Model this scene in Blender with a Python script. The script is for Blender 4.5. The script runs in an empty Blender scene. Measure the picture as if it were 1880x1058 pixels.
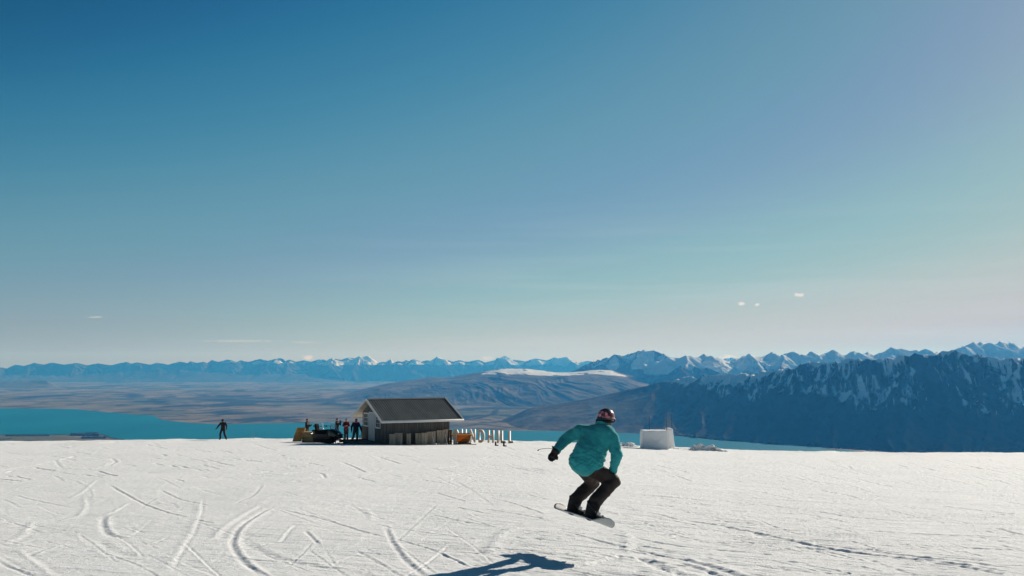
import bpy, bmesh, math, random
import numpy as np
from mathutils import Vector, Matrix, Euler

random.seed(7)
rng = np.random.default_rng(11)
R = math.radians
scene = bpy.context.scene
col = scene.collection

# ------------------------------------------------------------------ camera
FPX = 1880 * 35.0 / 36.0          # focal length in photo pixels
PITCH = math.atan((670 - 529) / FPX)
cam_d = bpy.data.cameras.new('camera')
cam_d.lens = 35.0
cam_d.sensor_width = 36.0
cam_d.clip_start = 0.1
cam_d.clip_end = 400000.0
cam = bpy.data.objects.new('camera', cam_d)
cam.location = (0, 0, 0)
cam.rotation_euler = (R(90) + PITCH, 0, 0)
col.objects.link(cam)
scene.camera = cam

# ------------------------------------------------------------------ light
SUN_AZ, SUN_EL = R(39), R(22.5)     # azimuth to the right of the view direction
world = bpy.data.worlds.new('World')
scene.world = world
world.use_nodes = True
wn, wl = world.node_tree.nodes, world.node_tree.links
bg = wn['Background']
sky = wn.new('ShaderNodeTexSky')
sky.sky_type = 'NISHITA'
sky.sun_disc = False
sky.sun_elevation = SUN_EL
sky.sun_rotation = SUN_AZ
sky.altitude = 1700
sky.air_density = 1.0
sky.dust_density = 0.7
sky.ozone_density = 3.0
hsv = wn.new('ShaderNodeHueSaturation')
hsv.inputs['Hue'].default_value = 0.478
hsv.inputs['Saturation'].default_value = 1.0
hsv.inputs['Value'].default_value = 0.5
gm = wn.new('ShaderNodeGamma'); gm.inputs['Gamma'].default_value = 1.5
wl.new(sky.outputs[0], gm.inputs['Color']); wl.new(gm.outputs[0], hsv.inputs['Color'])
# thin veils of cirrus low in the sky
tc = wn.new('ShaderNodeTexCoord')
mp = wn.new('ShaderNodeMapping'); mp.inputs['Scale'].default_value = (1.3, 1.3, 26.0)
mp.inputs['Rotation'].default_value = (0.0, R(1.6), 0.0)
nz = wn.new('ShaderNodeTexNoise'); nz.inputs['Scale'].default_value = 2.6
nz.inputs['Detail'].default_value = 5; nz.inputs['Roughness'].default_value = 0.5
rp = wn.new('ShaderNodeMapRange')
rp.inputs['From Min'].default_value = 0.48; rp.inputs['From Max'].default_value = 0.72
rp.inputs['To Min'].default_value = 0.0; rp.inputs['To Max'].default_value = 0.26
sx = wn.new('ShaderNodeSeparateXYZ')
rz = wn.new('ShaderNodeMapRange')
rz.inputs['From Min'].default_value = 0.17; rz.inputs['From Max'].default_value = 0.06
ml = wn.new('ShaderNodeMath'); ml.operation = 'MULTIPLY'
mx = wn.new('ShaderNodeMix'); mx.data_type = 'RGBA'
mx.inputs['B'].default_value = (6.4, 7.0, 7.3, 1)
wl.new(tc.outputs['Generated'], mp.inputs['Vector']); wl.new(mp.outputs[0], nz.inputs['Vector'])
wl.new(nz.outputs['Fac'], rp.inputs['Value']); wl.new(tc.outputs['Generated'], sx.inputs[0])
wl.new(sx.outputs['Z'], rz.inputs['Value'])
wl.new(rp.outputs[0], ml.inputs[0]); wl.new(rz.outputs[0], ml.inputs[1])
# the photograph's tone curve on the sky, channel by channel
cv = wn.new('ShaderNodeRGBCurve')
sc1 = wn.new('ShaderNodeVectorMath'); sc1.operation = 'SCALE'; sc1.inputs['Scale'].default_value = 0.085 * 0.5
sc2 = wn.new('ShaderNodeVectorMath'); sc2.operation = 'SCALE'; sc2.inputs['Scale'].default_value = 2.0 / 0.085 / 2 ** 0.22
def lin(v):
    v = v / 255.0
    return v / 12.92 if v <= 0.04045 else ((v + 0.055) / 1.055) ** 2.4
SKYC = [[(0, 0), (68, 28), (90, 65), (110, 95), (133, 113), (154, 128), (206, 157), (255, 184)],
        [(0, 0), (116, 85), (140, 119), (175, 146), (205, 155), (255, 183)],
        [(0, 0), (155, 120), (178, 147), (206, 163), (226, 170), (255, 181)]]
for ci, pts in enumerate(SKYC):
    c_ = cv.mapping.curves[ci]
    for a, b in pts[1:]: c_.points.new(lin(a) / 2, lin(b) / 2)
    c_.points[-1].location = (1.0, (lin(pts[-1][1]) + 0.03) / 2)
cv.mapping.update()
wl.new(hsv.outputs[0], sc1.inputs[0]); wl.new(sc1.outputs[0], cv.inputs['Color']); wl.new(cv.outputs[0], sc2.inputs[0])
rx_ = wn.new('ShaderNodeMapRange'); rx_.interpolation_type = 'SMOOTHSTEP'
rx_.inputs['From Min'].default_value = -0.35; rx_.inputs['From Max'].default_value = 0.25
ml2 = wn.new('ShaderNodeMath'); ml2.operation = 'MULTIPLY'
wl.new(sx.outputs['X'], rx_.inputs['Value']); wl.new(rx_.outputs[0], ml2.inputs[0]); wl.new(ml.outputs[0], ml2.inputs[1])
wl.new(ml2.outputs[0], mx.inputs['Factor']); wl.new(sc2.outputs[0], mx.inputs['A'])
# a few small far clouds, part of the sky
def M2(op, a, b=None):
    q = wn.new('ShaderNodeMath'); q.operation = op
    for i_, v_ in enumerate((a, b)):
        if v_ is None: continue
        if isinstance(v_, (int, float)): q.inputs[i_].default_value = v_
        else: wl.new(v_, q.inputs[i_])
    return q.outputs[0]
gx_ = M2('DIVIDE', sx.outputs['X'], M2('MAXIMUM', sx.outputs['Y'], 0.05)); gz_ = M2('DIVIDE', sx.outputs['Z'], M2('MAXIMUM', sx.outputs['Y'], 0.05))
cn = wn.new('ShaderNodeTexNoise'); cn.inputs['Scale'].default_value = 420; cn.inputs['Detail'].default_value = 4
mpc = wn.new('ShaderNodeMapping'); mpc.inputs['Scale'].default_value = (.55, .55, 1); wl.new(tc.outputs['Generated'], mpc.inputs[0]); wl.new(mpc.outputs[0], cn.inputs['Vector'])
tot = None
for k0, t0, cw, ch, am in ((.2306, .0614, .0038, .0021, 1.0), (.2464, .0603, .0030, .0017, .9), (.2888, .0703, .0060, .0020, 1.0), (-.4194, .0477, .0080, .0010, .5), (-.2740, .0238, .0400, .0012, .35), (-.2080, .0224, .0150, .0010, .3),
                           (-.2046, .0072, .0060, .0030, .8), (-.0250, .0068, .0050, .0022, .6), (.2165, .0065, .0090, .0040, .9)):
    a_ = M2('DIVIDE', M2('SUBTRACT', gx_, k0), cw); b_ = M2('DIVIDE', M2('SUBTRACT', gz_, t0), ch)
    e_ = M2('SUBTRACT', 1.25, M2('SQRT', M2('ADD', M2('MULTIPLY', a_, a_), M2('MULTIPLY', b_, b_))))
    e_ = M2('MULTIPLY_ADD', M2('SUBTRACT', cn.outputs['Fac'], .5), 2.2); e_.node.inputs[2].default_value = 0
    wl.new(M2('SUBTRACT', 1.1, M2('SQRT', M2('ADD', M2('MULTIPLY', a_, a_), M2('MULTIPLY', b_, b_)))), e_.node.inputs[2])
    cl_ = wn.new('ShaderNodeMapRange'); cl_.inputs['From Min'].default_value = 0.0; cl_.inputs['From Max'].default_value = .7; cl_.inputs['To Max'].default_value = am
    wl.new(e_, cl_.inputs['Value'])
    tot = cl_.outputs[0] if tot is None else M2('MAXIMUM', tot, cl_.outputs[0])
mxc = wn.new('ShaderNodeMix'); mxc.data_type = 'RGBA'; mxc.inputs['B'].default_value = (7.9, 7.4, 7.0, 1)
wl.new(tot, mxc.inputs['Factor']); wl.new(mx.outputs['Result'], mxc.inputs['A'])
wl.new(mxc.outputs['Result'], bg.inputs['Color'])
bg.inputs['Strength'].default_value = 0.085

sun_d = bpy.data.lights.new('sun', 'SUN')
sun_d.energy = 5.0
sun_d.angle = R(0.5)
sun_d.color = (1.0, 0.935, 0.84)
sun = bpy.data.objects.new('sun', sun_d)
sdir = Vector((math.sin(SUN_AZ) * math.cos(SUN_EL), math.cos(SUN_AZ) * math.cos(SUN_EL), math.sin(SUN_EL)))
sun.rotation_euler = sdir.to_track_quat('Z', 'Y').to_euler()
sun.location = (40, 40, 60)
col.objects.link(sun)

scene.view_settings.view_transform = 'Standard'
scene.view_settings.look = 'None'
scene.view_settings.exposure = 0.22
scene.view_settings.gamma = 1.0
scene.view_settings.use_curve_mapping = False

# ------------------------------------------------------------------ geometry of sight
CP, SP = math.cos(PITCH), math.sin(PITCH)
def ray(px, py):
    """(x/y, z/y) slopes of the sight line through a photo pixel."""
    v = (529 - np.asarray(py, float)) / FPX
    yw = CP - SP * v
    return (np.asarray(px, float) - 940) / FPX / yw, (SP + CP * v) / yw
def W(px, py, d):
    k, t = ray(px, py)
    return Vector((float(k) * d, d, float(t) * d))

# ------------------------------------------------------------------ noise
def _hash(ix, iy, seed):
    h = (ix.astype(np.int64) * 374761393 + iy.astype(np.int64) * 668265263 + seed * 2246822519) & 0xFFFFFFFF
    h = ((h ^ (h >> 13)) * 1274126177) & 0xFFFFFFFF
    return (h ^ (h >> 16)) & 0xFFFFFFFF
def pn(x, y, seed=0):
    x = np.asarray(x, float); y = np.asarray(y, float)
    ix = np.floor(x); iy = np.floor(y); fx = x - ix; fy = y - iy
    ux = fx * fx * fx * (fx * (fx * 6 - 15) + 10); uy = fy * fy * fy * (fy * (fy * 6 - 15) + 10)
    def g(dx, dy):
        a = _hash(ix + dx, iy + dy, seed) / 4294967296.0 * 2 * np.pi
        return np.cos(a) * (fx - dx) + np.sin(a) * (fy - dy)
    a = g(0, 0) * (1 - ux) + g(1, 0) * ux
    b = g(0, 1) * (1 - ux) + g(1, 1) * ux
    return (a * (1 - uy) + b * uy) * 1.5
def fbm(x, y, o=5, seed=0, gain=0.5):
    s = 0; a = 1; n = 0
    for i in range(o):
        s = s + a * pn(x * 2 ** i + 13.1 * i, y * 2 ** i - 7.7 * i, seed + i); n += a; a *= gain
    return s / n
def ridged(x, y, o=5, seed=0, gain=0.5):
    s = 0; a = 1; n = 0
    for i in range(o):
        r = 1 - np.abs(pn(x * 2 ** i + 5.3 * i, y * 2 ** i + 9.1 * i, seed + i)) * 1.6
        s = s + a * r; n += a; a *= gain
    return s / n
def sstep(a, b, x):
    t = np.clip((x - a) / (b - a), 0, 1)
    return t * t * (3 - 2 * t)

# ------------------------------------------------------------------ materials
def mat(name, color, rough=0.8, noise=None, bump=None, spec=0.3, metal=0.0, coat=0.0, emission=None, trans=0.0, alpha=1.0, coord='Object'):
    m = bpy.data.materials.new(name); m.use_nodes = True
    n, l = m.node_tree.nodes, m.node_tree.links
    p = n['Principled BSDF']
    p.inputs['Base Color'].default_value = (*color, 1)
    p.inputs['Roughness'].default_value = rough
    p.inputs['Specular IOR Level'].default_value = spec
    p.inputs['Metallic'].default_value = metal
    p.inputs['Coat Weight'].default_value = coat
    p.inputs['Alpha'].default_value = alpha
    p.inputs['Transmission Weight'].default_value = trans
    t = n.new('ShaderNodeTexCoord')
    if noise:        # (color2, scale vector, lo, hi)
        c2, sc, lo, hi = noise
        mpn = n.new('ShaderNodeMapping'); mpn.inputs['Scale'].default_value = sc
        nn = n.new('ShaderNodeTexNoise'); nn.inputs['Scale'].default_value = 1; nn.inputs['Detail'].default_value = 4
        mr = n.new('ShaderNodeMapRange'); mr.inputs['From Min'].default_value = lo; mr.inputs['From Max'].default_value = hi
        mi = n.new('ShaderNodeMix'); mi.data_type = 'RGBA'
        mi.inputs['A'].default_value = (*color, 1); mi.inputs['B'].default_value = (*c2, 1)
        l.new(t.outputs[coord], mpn.inputs[0]); l.new(mpn.outputs[0], nn.inputs['Vector'])
        l.new(nn.outputs['Fac'], mr.inputs['Value']); l.new(mr.outputs[0], mi.inputs['Factor'])
        l.new(mi.outputs['Result'], p.inputs['Base Color'])
    if bump:         # (scale vector, strength, distance)
        mpb = n.new('ShaderNodeMapping'); mpb.inputs['Scale'].default_value = bump[0]
        nb = n.new('ShaderNodeTexNoise'); nb.inputs['Scale'].default_value = 1; nb.inputs['Detail'].default_value = 4
        b = n.new('ShaderNodeBump'); b.inputs['Strength'].default_value = bump[1]; b.inputs['Distance'].default_value = bump[2]
        l.new(t.outputs[coord], mpb.inputs[0]); l.new(mpb.outputs[0], nb.inputs['Vector'])
        l.new(nb.outputs['Fac'], b.inputs['Height']); l.new(b.outputs[0], p.inputs['Normal'])
    return m

# ------------------------------------------------------------------ object helpers
def tag(o, label=None, cat=None, group=None, kind=None):
    if label: o['label'] = label
    if cat: o['category'] = cat
    if group: o['group'] = group
    if kind: o['kind'] = kind
    return o
def thing(name, label, cat, loc=(0, 0, 0), rz=0.0, group=None):
    o = bpy.data.objects.new(name, None); o.empty_display_size = 0.2
    col.objects.link(o); o.location = loc; o.rotation_euler = (0, 0, rz)
    return tag(o, label, cat, group)
def link_mesh(name, me, m=None, parent=None, smooth=False):
    if m is not None:
        for q in (m if isinstance(m, (list, tuple)) else [m]): me.materials.append(q)
    if smooth: me.polygons.foreach_set('use_smooth', [True] * len(me.polygons))
    o = bpy.data.objects.new(name, me); col.objects.link(o)
    if parent is not None: o.parent = parent
    return o
def obj(name, bm, m=None, parent=None, smooth=False):
    me = bpy.data.meshes.new(name)
    bmesh.ops.recalc_face_normals(bm, faces=bm.faces)
    bm.to_mesh(me); bm.free()
    return link_mesh(name, me, m, parent, smooth)
def box(bm, c, s, rot=None, bev=0.0):
    g = bmesh.ops.create_cube(bm, size=1.0)
    M = Matrix.Translation(Vector(c)) @ (rot.to_4x4() if rot is not None else Matrix()) @ Matrix.Diagonal((*s, 1))
    bmesh.ops.transform(bm, matrix=M, verts=g['verts'])
    if bev > 0:
        es = list({e for v in g['verts'] for e in v.link_edges})
        bmesh.ops.bevel(bm, geom=es, offset=bev, segments=2, affect='EDGES', profile=0.6)
def tube(bm, pts, rad, seg=10, cap=True):
    pts = [Vector(p) for p in pts]
    rs = rad if isinstance(rad, (list, tuple)) else [rad] * len(pts)
    rings = []; up = Vector((0, 0, 1))
    for i, p in enumerate(pts):
        d = (pts[min(i + 1, len(pts) - 1)] - pts[max(i - 1, 0)]).normalized()
        a = d.cross(up if abs(d.z) < 0.95 else Vector((1, 0, 0))).normalized(); b = d.cross(a).normalized()
        rings.append([bm.verts.new(p + rs[i] * (math.cos(2 * math.pi * k / seg) * a + math.sin(2 * math.pi * k / seg) * b)) for k in range(seg)])
    for i in range(len(rings) - 1):
        for k in range(seg):
            bm.faces.new((rings[i][k], rings[i][(k + 1) % seg], rings[i + 1][(k + 1) % seg], rings[i + 1][k]))
    if cap:
        bm.faces.new(rings[0]); bm.faces.new(rings[-1])
def prism(bm, pts, y0, y1, bev=0.0):
    """side outline in x,z pushed from y0 to y1"""
    a = [bm.verts.new((x, y0, z)) for x, z in pts]; b = [bm.verts.new((x, y1, z)) for x, z in pts]
    fs = [bm.faces.new(a), bm.faces.new(b[::-1])]
    n = len(pts)
    for i in range(n): fs.append(bm.faces.new((a[i], b[i], b[(i + 1) % n], a[(i + 1) % n])))
    if bev > 0:
        es = list({e for f in fs[:2] for e in f.edges})
        bmesh.ops.bevel(bm, geom=es, offset=bev, segments=2, affect='EDGES', profile=0.6)
def grid_mesh(name, X, Y, Z, m, attrs=None, flip=False, kind='structure', wrap=False):
    nr, nc = X.shape
    co = np.stack([X, Y, Z], -1).reshape(-1, 3).astype(np.float32)
    i = np.arange(nr - 1)[:, None] * nc; j = np.arange(nc if wrap else nc - 1)[None, :]
    jn = (j + 1) % nc
    q = np.stack([i + j, i + jn, i + nc + jn, i + nc + j], -1).reshape(-1, 4)
    if flip: q = q[:, ::-1]
    me = bpy.data.meshes.new(name)
    me.vertices.add(len(co)); me.vertices.foreach_set('co', co.ravel())
    me.loops.add(q.size); me.loops.foreach_set('vertex_index', q.ravel().astype(np.int32))
    me.polygons.add(len(q))
    me.polygons.foreach_set('loop_start', np.arange(0, q.size, 4, dtype=np.int32))
    me.polygons.foreach_set('loop_total', np.full(len(q), 4, dtype=np.int32))
    me.polygons.foreach_set('use_smooth', np.ones(len(q), bool))
    me.update(calc_edges=True)
    for k, v in (attrs or {}).items():
        a = me.attributes.new(k, 'FLOAT', 'POINT'); a.data.foreach_set('value', v.ravel().astype(np.float32))
    o = link_mesh(name, me, m)
    if kind: o['kind'] = kind
    return o

# ================================================================== SNOW SLOPE
CREST = np.array([(-700, 818), (0, 812), (100, 811), (200, 809), (300, 808), (450, 806.6), (560, 806), (700, 807.5), (860, 809), (1000, 811.5), (1130, 817),
                  (1240, 822), (1340, 826.5), (1500, 830), (1600, 831.5), (1880, 832.5), (2600, 836)], float)
H0, DC = 1.65, 90.0
def slope_at(px):
    py = np.interp(px, CREST[:, 0], CREST[:, 1])
    return (-ray(940, py)[1] * DC - H0) / DC
def gz_np(x, y):
    x = np.asarray(x, float); y = np.asarray(y, float)
    px = 940 + FPX * x / np.maximum(y, 2.0)
    s = slope_at(np.clip(px, -700, 2600))
    w = sstep(-2, 8, y)
    s = s * w + 0.0575 * (1 - w)
    r = np.sqrt(x * x + y * y)
    z = -H0 - s * y
    e = np.maximum(y - (DC - 2), 0) + np.maximum(np.abs(x) - 90, 0) * 0.6
    e2 = np.minimum(e, 150)
    z = z - 0.0013 * e2 ** 2 - np.maximum(e - 150, 0) * 0.39
    return z
def gz(x, y): return float(gz_np(np.array([x]), np.array([y]))[0])

# rows: even in the picture while the slope is in sight, then on down the hill
pyr = np.linspace(1150, 812, 760)
t_ = -ray(940, pyr)[1]
rows_y = H0 / (t_ - 0.0577)
rows_y = rows_y[(rows_y > 0) & (rows_y < 84)]
rows_y = np.concatenate([np.linspace(rows_y[-1], 120, 40)[1:] if False else rows_y, np.linspace(rows_y[-1] + 0.4, 112, 70), np.geomspace(114, 2600, 60)])
near = np.geomspace(1.0, rows_y[0] * 0.985, 60)
rows_y = np.concatenate([near, rows_y])
kf = np.linspace(-0.56, 0.56, 1500)
kk = np.concatenate([-np.geomspace(6, 0.575, 60), kf, np.geomspace(0.575, 6, 60)])
Yg = np.repeat(rows_y[:, None], len(kk), 1)
Xg = kk[None, :] * Yg
Zg = gz_np(Xg, Yg)
hgt = np.zeros_like(Zg)
# broad undulation and groomed, skied-out texture
hgt += 0.05 * fbm(Xg / 6, Yg / 6, 3, 21) + 0.17 * sstep(70, 86, Yg) * fbm(Xg / 3.4, Yg / 7, 5, 23)
fade = 1 - sstep(60, 100, Yg)
ca, sa = math.cos(R(-24)), math.sin(R(-24))
U = Xg * ca + Yg * sa; V = -Xg * sa + Yg * ca
lf = sstep(-6, 4, Xg)                      # right side: long streaks; left side: scuffed
streak = fbm(U / 1.5, V / 0.13, 5, 31, 0.62)
scuff = fbm(Xg / 0.33, Yg / 0.30, 4, 41, 0.6)
big = fbm(U / 4.2, V / 0.6, 3, 51)
patch = sstep(-0.25, 0.35, fbm(Xg / 3.1, Yg / 3.1, 3, 61))
hgt += fade * (0.021 * streak * (0.35 + 0.9 * lf) * (0.4 + 0.8 * patch) + 0.011 * scuff * (0.35 + 0.65 * (1 - patch)) + 0.016 * big * (0.35 + 0.65 * lf))

def g_of(px, py):
    """where the sight line through a photo pixel meets the smooth slope"""
    s = slope_at(np.asarray(px, float)); k, t = ray(px, py)
    d = H0 / np.maximum(-t - s, 0.012)
    return k * d, d
pyg = None
def stroke(pts, w, depth, berm=0.6, side=1, rough=0.35, seed=0, n=None):
    """a ski or board groove pressed into the slope: pts in photo pixels, w and depth in metres"""
    pts = np.array(pts, float)
    u = np.linspace(0, 1, len(pts)); n = n or max(6, len(pts) * 5)
    uu = np.linspace(0, 1, n)
    if len(pts) > 2:
        # smooth the traced bends
        px = np.interp(uu, u, pts[:, 0]); py = np.interp(uu, u, pts[:, 1])
        for _ in range(3):
            px[1:-1] = (px[:-2] + 2 * px[1:-1] + px[2:]) / 4; py[1:-1] = (py[:-2] + 2 * py[1:-1] + py[2:]) / 4
    else:
        px = np.interp(uu, u, pts[:, 0]); py = np.interp(uu, u, pts[:, 1])
    sx_, sy_ = g_of(px, py)
    rt = sstep(820, 1000, pts[:, 0].mean()); depth = depth * ((0.135 if abs(depth) > .03 else .26) * (1 - rt) + .36 * rt); w = w * (.55 * (1 - rt) + .8 * rt); m = w * 5
    y0, y1 = sy_.min() - m, sy_.max() + m
    r0, r1 = np.searchsorted(rows_y, y0), np.searchsorted(rows_y, y1)
    if r1 - r0 < 1: return
    k0 = ((sx_ - m) / sy_).min(); k1 = ((sx_ + m) / sy_).max()
    c0, c1 = np.searchsorted(kk, k0), np.searchsorted(kk, k1)
    if c1 - c0 < 1: return
    X = Xg[r0:r1, c0:c1]; Y = Yg[r0:r1, c0:c1]
    best = np.full(X.shape, 1e9); sg = np.zeros(X.shape); par = np.zeros(X.shape)
    for i in range(n - 1):
        ax, ay, bx, by = sx_[i], sy_[i], sx_[i + 1], sy_[i + 1]
        dx, dy = bx - ax, by - ay; L2 = dx * dx + dy * dy + 1e-9
        t = np.clip(((X - ax) * dx + (Y - ay) * dy) / L2, 0, 1)
        ex, ey = X - ax - t * dx, Y - ay - t * dy
        d = ex * ex + ey * ey
        mk = d < best
        best = np.where(mk, d, best); sg = np.where(mk, np.sign(dx * ey - dy * ex), sg); par = np.where(mk, (i + t) / (n - 1), par)
    d = np.sqrt(best)
    taper = sstep(0, 0.12, par) * (1 - sstep(0.85, 1, par))
    nn = 1 + rough * 2.0 * fbm(X / 0.13, Y / 0.13, 3, 71 + seed)
    # keep the grooves wide enough for the mesh far away
    we = np.maximum(w, Y * 0.0016)
    depth = depth * np.clip(we / w, 1, 2.6)
    h = -depth * np.exp(-(d / we) ** 2) + depth * berm * np.exp(-((d * sg * side - 1.9 * we) / we) ** 2)
    hgt[r0:r1, c0:c1] += h * taper * nn

TR = [  # (points, width, depth, berm, side, rough)
    ([(190.6, 943), (187, 963), (192, 980), (208, 987), (238, 990.6)], .09, .07, .8, 1, .6),
    ([(184, 990.6), (190.6, 1004), (221, 1018), (259, 1024.7)], .13, .035, .6, 1, .9),
    ([(504, 929), (459.6, 953), (432, 977), (424, 997.4), (432, 1014.5), (456, 1038), (490, 1060)], .075, .07, .9, 1, .4),
    ([(490, 925), (448, 950), (415, 975), (405, 992)], .10, .018, 1.2, -1, .5),
    ([(197, 890), (231.5, 909), (279, 931), (323, 946), (350, 952)], .05, .03, .5, 1, .6),
    ([(350, 955), (372, 958), (391.5, 963)], .06, .03, .5, 1, .6),
    ([(510.6, 936), (579, 950), (640, 970), (720, 990)], .06, .03, .5, 1, .6),
    ([(442.5, 990.6), (476.6, 1011), (527.7, 1028), (640, 1045)], .12, .05, .5, 1, .9),
    ([(366, 912), (364, 943), (350.6, 977), (327, 1011), (303, 1055)], .13, -.022, .0, 1, .4),
    ([(372, 912), (371, 943), (358, 977), (335, 1011), (312, 1055)], .06, .016, .2, 1, .4),
    ([(153, 912), (156.6, 929), (146, 946), (102, 956.6)], .09, -.02, .3, 1, .4),
    ([(61, 953), (41, 984), (0, 1004)], .12, -.024, .3, 1, .4),
    ([(178, 880), (150, 905), (128, 915)], .08, -.02, .3, 1, .4),
    ([(238, 920), (205, 940), (190, 944)], .07, -.02, .3, 1, .4),
    ([(0, 1036.6), (61, 1060)], .05, .03, .5, 1, .5),
    ([(30, 1010), (70, 1040), (95, 1060)], .08, -.02, .3, 1, .4),
    ([(707.6, 968), (717.5, 995), (739, 1024.5), (786, 1062)], .065, .065, .9, 1, .4),
    ([(707.6, 968), (788, 978), (884, 991.5)], .045, .03, .5, 1, .6),
    ([(719, 988), (798, 1011), (864, 1041)], .04, .025, .5, 1, .6),
    ([(650, 1008), (700, 1035), (740, 1058)], .05, .02, .5, 1, .6),
    ([(640, 910.7), (703, 915.6)], .06, .025, .4, 1, .5),
    ([(646.6, 930.5), (673, 945)], .07, .035, .5, 1, .6),
    ([(668, 932), (682, 945), (680, 958)], .10, -.02, .3, 1, .4),
    ([(640, 1045), (672, 1052), (700, 1062)], .09, .04, .5, 1, .8),
    ([(1036, 1044), (1101.8, 1034), (1151, 1021)], .06, .04, .7, 1, .9),
    ([(1170, 1024), (1195, 1035), (1233.7, 1051), (1260, 1062)], .10, .06, .6, 1, .8),
    ([(1035.8, 975), (1134.7, 1004.7), (1260, 1031)], .045, .03, .5, 1, .7),
    ([(1154.5, 988), (1260, 1004.7), (1400, 1018)], .05, .03, .5, 1, .6),
    ([(1118, 929), (1200.7, 945), (1260, 958.5)], .045, .03, .5, 1, .6),
    ([(895, 1030), (905, 1000), (925, 975), (960, 965)], .13, -.03, .2, 1, .5),
    ([(1150, 975), (1153, 1000), (1150, 1020)], .10, -.03, .3, 1, .6),
    ([(830, 930), (900, 945), (950, 948)], .05, .03, .5, 1, .7),
    ([(800, 905), (860, 922)], .05, .03, .5, 1, .7),
    ([(1240, 1024), (1308, 1041), (1369, 1062)], .07, .05, .7, 1, .4),
    ([(1240, 1032), (1300, 1050), (1330, 1062)], .05, .04, .6, 1, .4),
    ([(1240, 954.5), (1308, 963), (1393, 980), (1505.5, 1007), (1614.5, 1021), (1750.6, 1034.5), (1885, 1057)], .055, .045, .6, 1, .6),
    ([(1505, 1002), (1614, 1015), (1750, 1029), (1885, 1049)], .05, .03, .6, 1, .6),
    ([(1379.6, 924), (1478, 936), (1560, 947.7), (1638, 956)], .05, .04, .5, 1, .6),
    ([(1573, 973), (1642, 978), (1700, 982), (1790, 984), (1880, 990)], .06, .035, .5, 1, .8),
    ([(1723, 929.6), (1818.7, 939), (1880, 946)], .06, .045, .5, 1, .5),
    ([(1345, 877), (1400, 885), (1430, 888)], .06, .03, .4, 1, .6),
    ([(1300, 963), (1375, 968)], .06, .03, .4, 1, .8),
    ([(1380, 978), (1410, 990)], .07, .04, .4, 1, .8),
    ([(1395, 1017), (1415, 1020)], .07, .05, .4, 1, .8),
    ([(1780, 1007), (1870, 1010)], .07, .04, .4, 1, .8),
    ([(1645, 1025), (1760, 1040), (1860, 1058)], .08, .04, .5, 1, .9),
    ([(1830, 970), (1885, 985)], .05, .035, .5, 1, .6),
    ([(1555, 855), (1563, 862)], .10, .05, .5, 1, .4),
    ([(1395, 853), (1480, 861), (1560, 862)], .06, .03, .4, 1, .5),
    ([(1790, 866), (1885, 869)], .07, .04, .4, 1, .5),
    ([(100, 845), (112, 860)], .10, .05, .5, 1, .6),
    ([(98, 873), (115, 884)], .10, .05, .5, 1, .6),
    ([(205, 842), (213, 848), (200, 855)], .08, .03, .5, 1, .6),
    ([(380, 874), (500, 880)], .05, .03, .4, 1, .6),
    ([(500, 862), (590, 868), (598, 880)], .05, .03, .4, 1, .6),
    ([(0, 864), (90, 852)], .06, .03, .4, 1, .6),
    ([(0, 905), (60, 895), (100, 890)], .07, -.02, .4, 1, .6),
    ([(62, 1022), (90, 1010), (130, 1000)], .06, -.02, .4, 1, .6),
    ([(515, 997), (530, 978), (545, 965)], .05, .02, .5, 1, .6),
    ([(560, 975), (575, 990), (585, 1000)], .05, .03, .5, 1, .6),
]
for i, (p, w, dp, b, s, rg) in enumerate(TR):
    stroke(p, w, dp, b, s, rg, i)
# the many crossing, half-erased traces of other riders
for i in range(1000):
    px = rng.uniform(-150, 2030) if i < 560 else rng.uniform(760, 2030); py = 810 + 256 * rng.random() ** (0.8 if i % 3 else 1.6)
    right = px > 900
    L = rng.uniform(30, 190) if right else rng.uniform(40, 210)
    L *= 0.35 + 0.65 * (py - 800) / 258
    if right: a = R(rng.normal(8, 4))
    else: a = R(rng.normal(12, 14)) if rng.random() < .88 else R(rng.normal(-28, 12))
    bend = rng.normal(0, 0.05 if right else .12) * L
    sq = 0.25 + 0.75 * (py - 800) / 258 if not right else 1
    dx, dy = math.cos(a) * L, math.sin(a) * L * sq
    pts = [(px - dx / 2, py - dy / 2), (px - bend * math.sin(a), py + bend * 0.3), (px + dx / 2, py + dy / 2)]
    stroke(pts, rng.uniform(.02, .055), rng.uniform(.006, .020) * (1 if right else .6), .6, 1 if rng.random() < .5 else -1, .9, i % 17, n=7)
for i in range(420):      # small thin nicks further up the slope
    px = rng.uniform(-60, 1940); py = rng.uniform(811, 885); L = rng.uniform(8, 48); a = R(rng.normal(4, 7))
    stroke([(px, py), (px + L * .5, py + L * .5 * math.sin(a) + rng.normal(0, .5)), (px + L, py + L * math.sin(a))], rng.uniform(.03, .06), rng.uniform(.012, .035) * (.6 + .9 * (px < 820)), .5, 1, .9, i % 11, n=5)
for i in range(60):       # wide arcs of light, soft ridges
    px = rng.uniform(-100, 900); py = rng.uniform(830, 1050); a0 = rng.uniform(0, 6.28); L = rng.uniform(40, 130); cv = rng.choice([-1, 1]) * rng.uniform(.5, 1.3)
    pts = [(px + L * u * math.cos(a0 + cv * u), py + L * u * math.sin(a0 + cv * u) * 0.45) for u in np.linspace(0, 1, 5)]
    if max(q[1] for q in pts) > 1075 or min(q[1] for q in pts) < 822: continue
    stroke(pts, rng.uniform(.05, .1), -rng.uniform(.004, .008), .2, 1, .6, i % 13)
Zg = Zg + hgt

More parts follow.
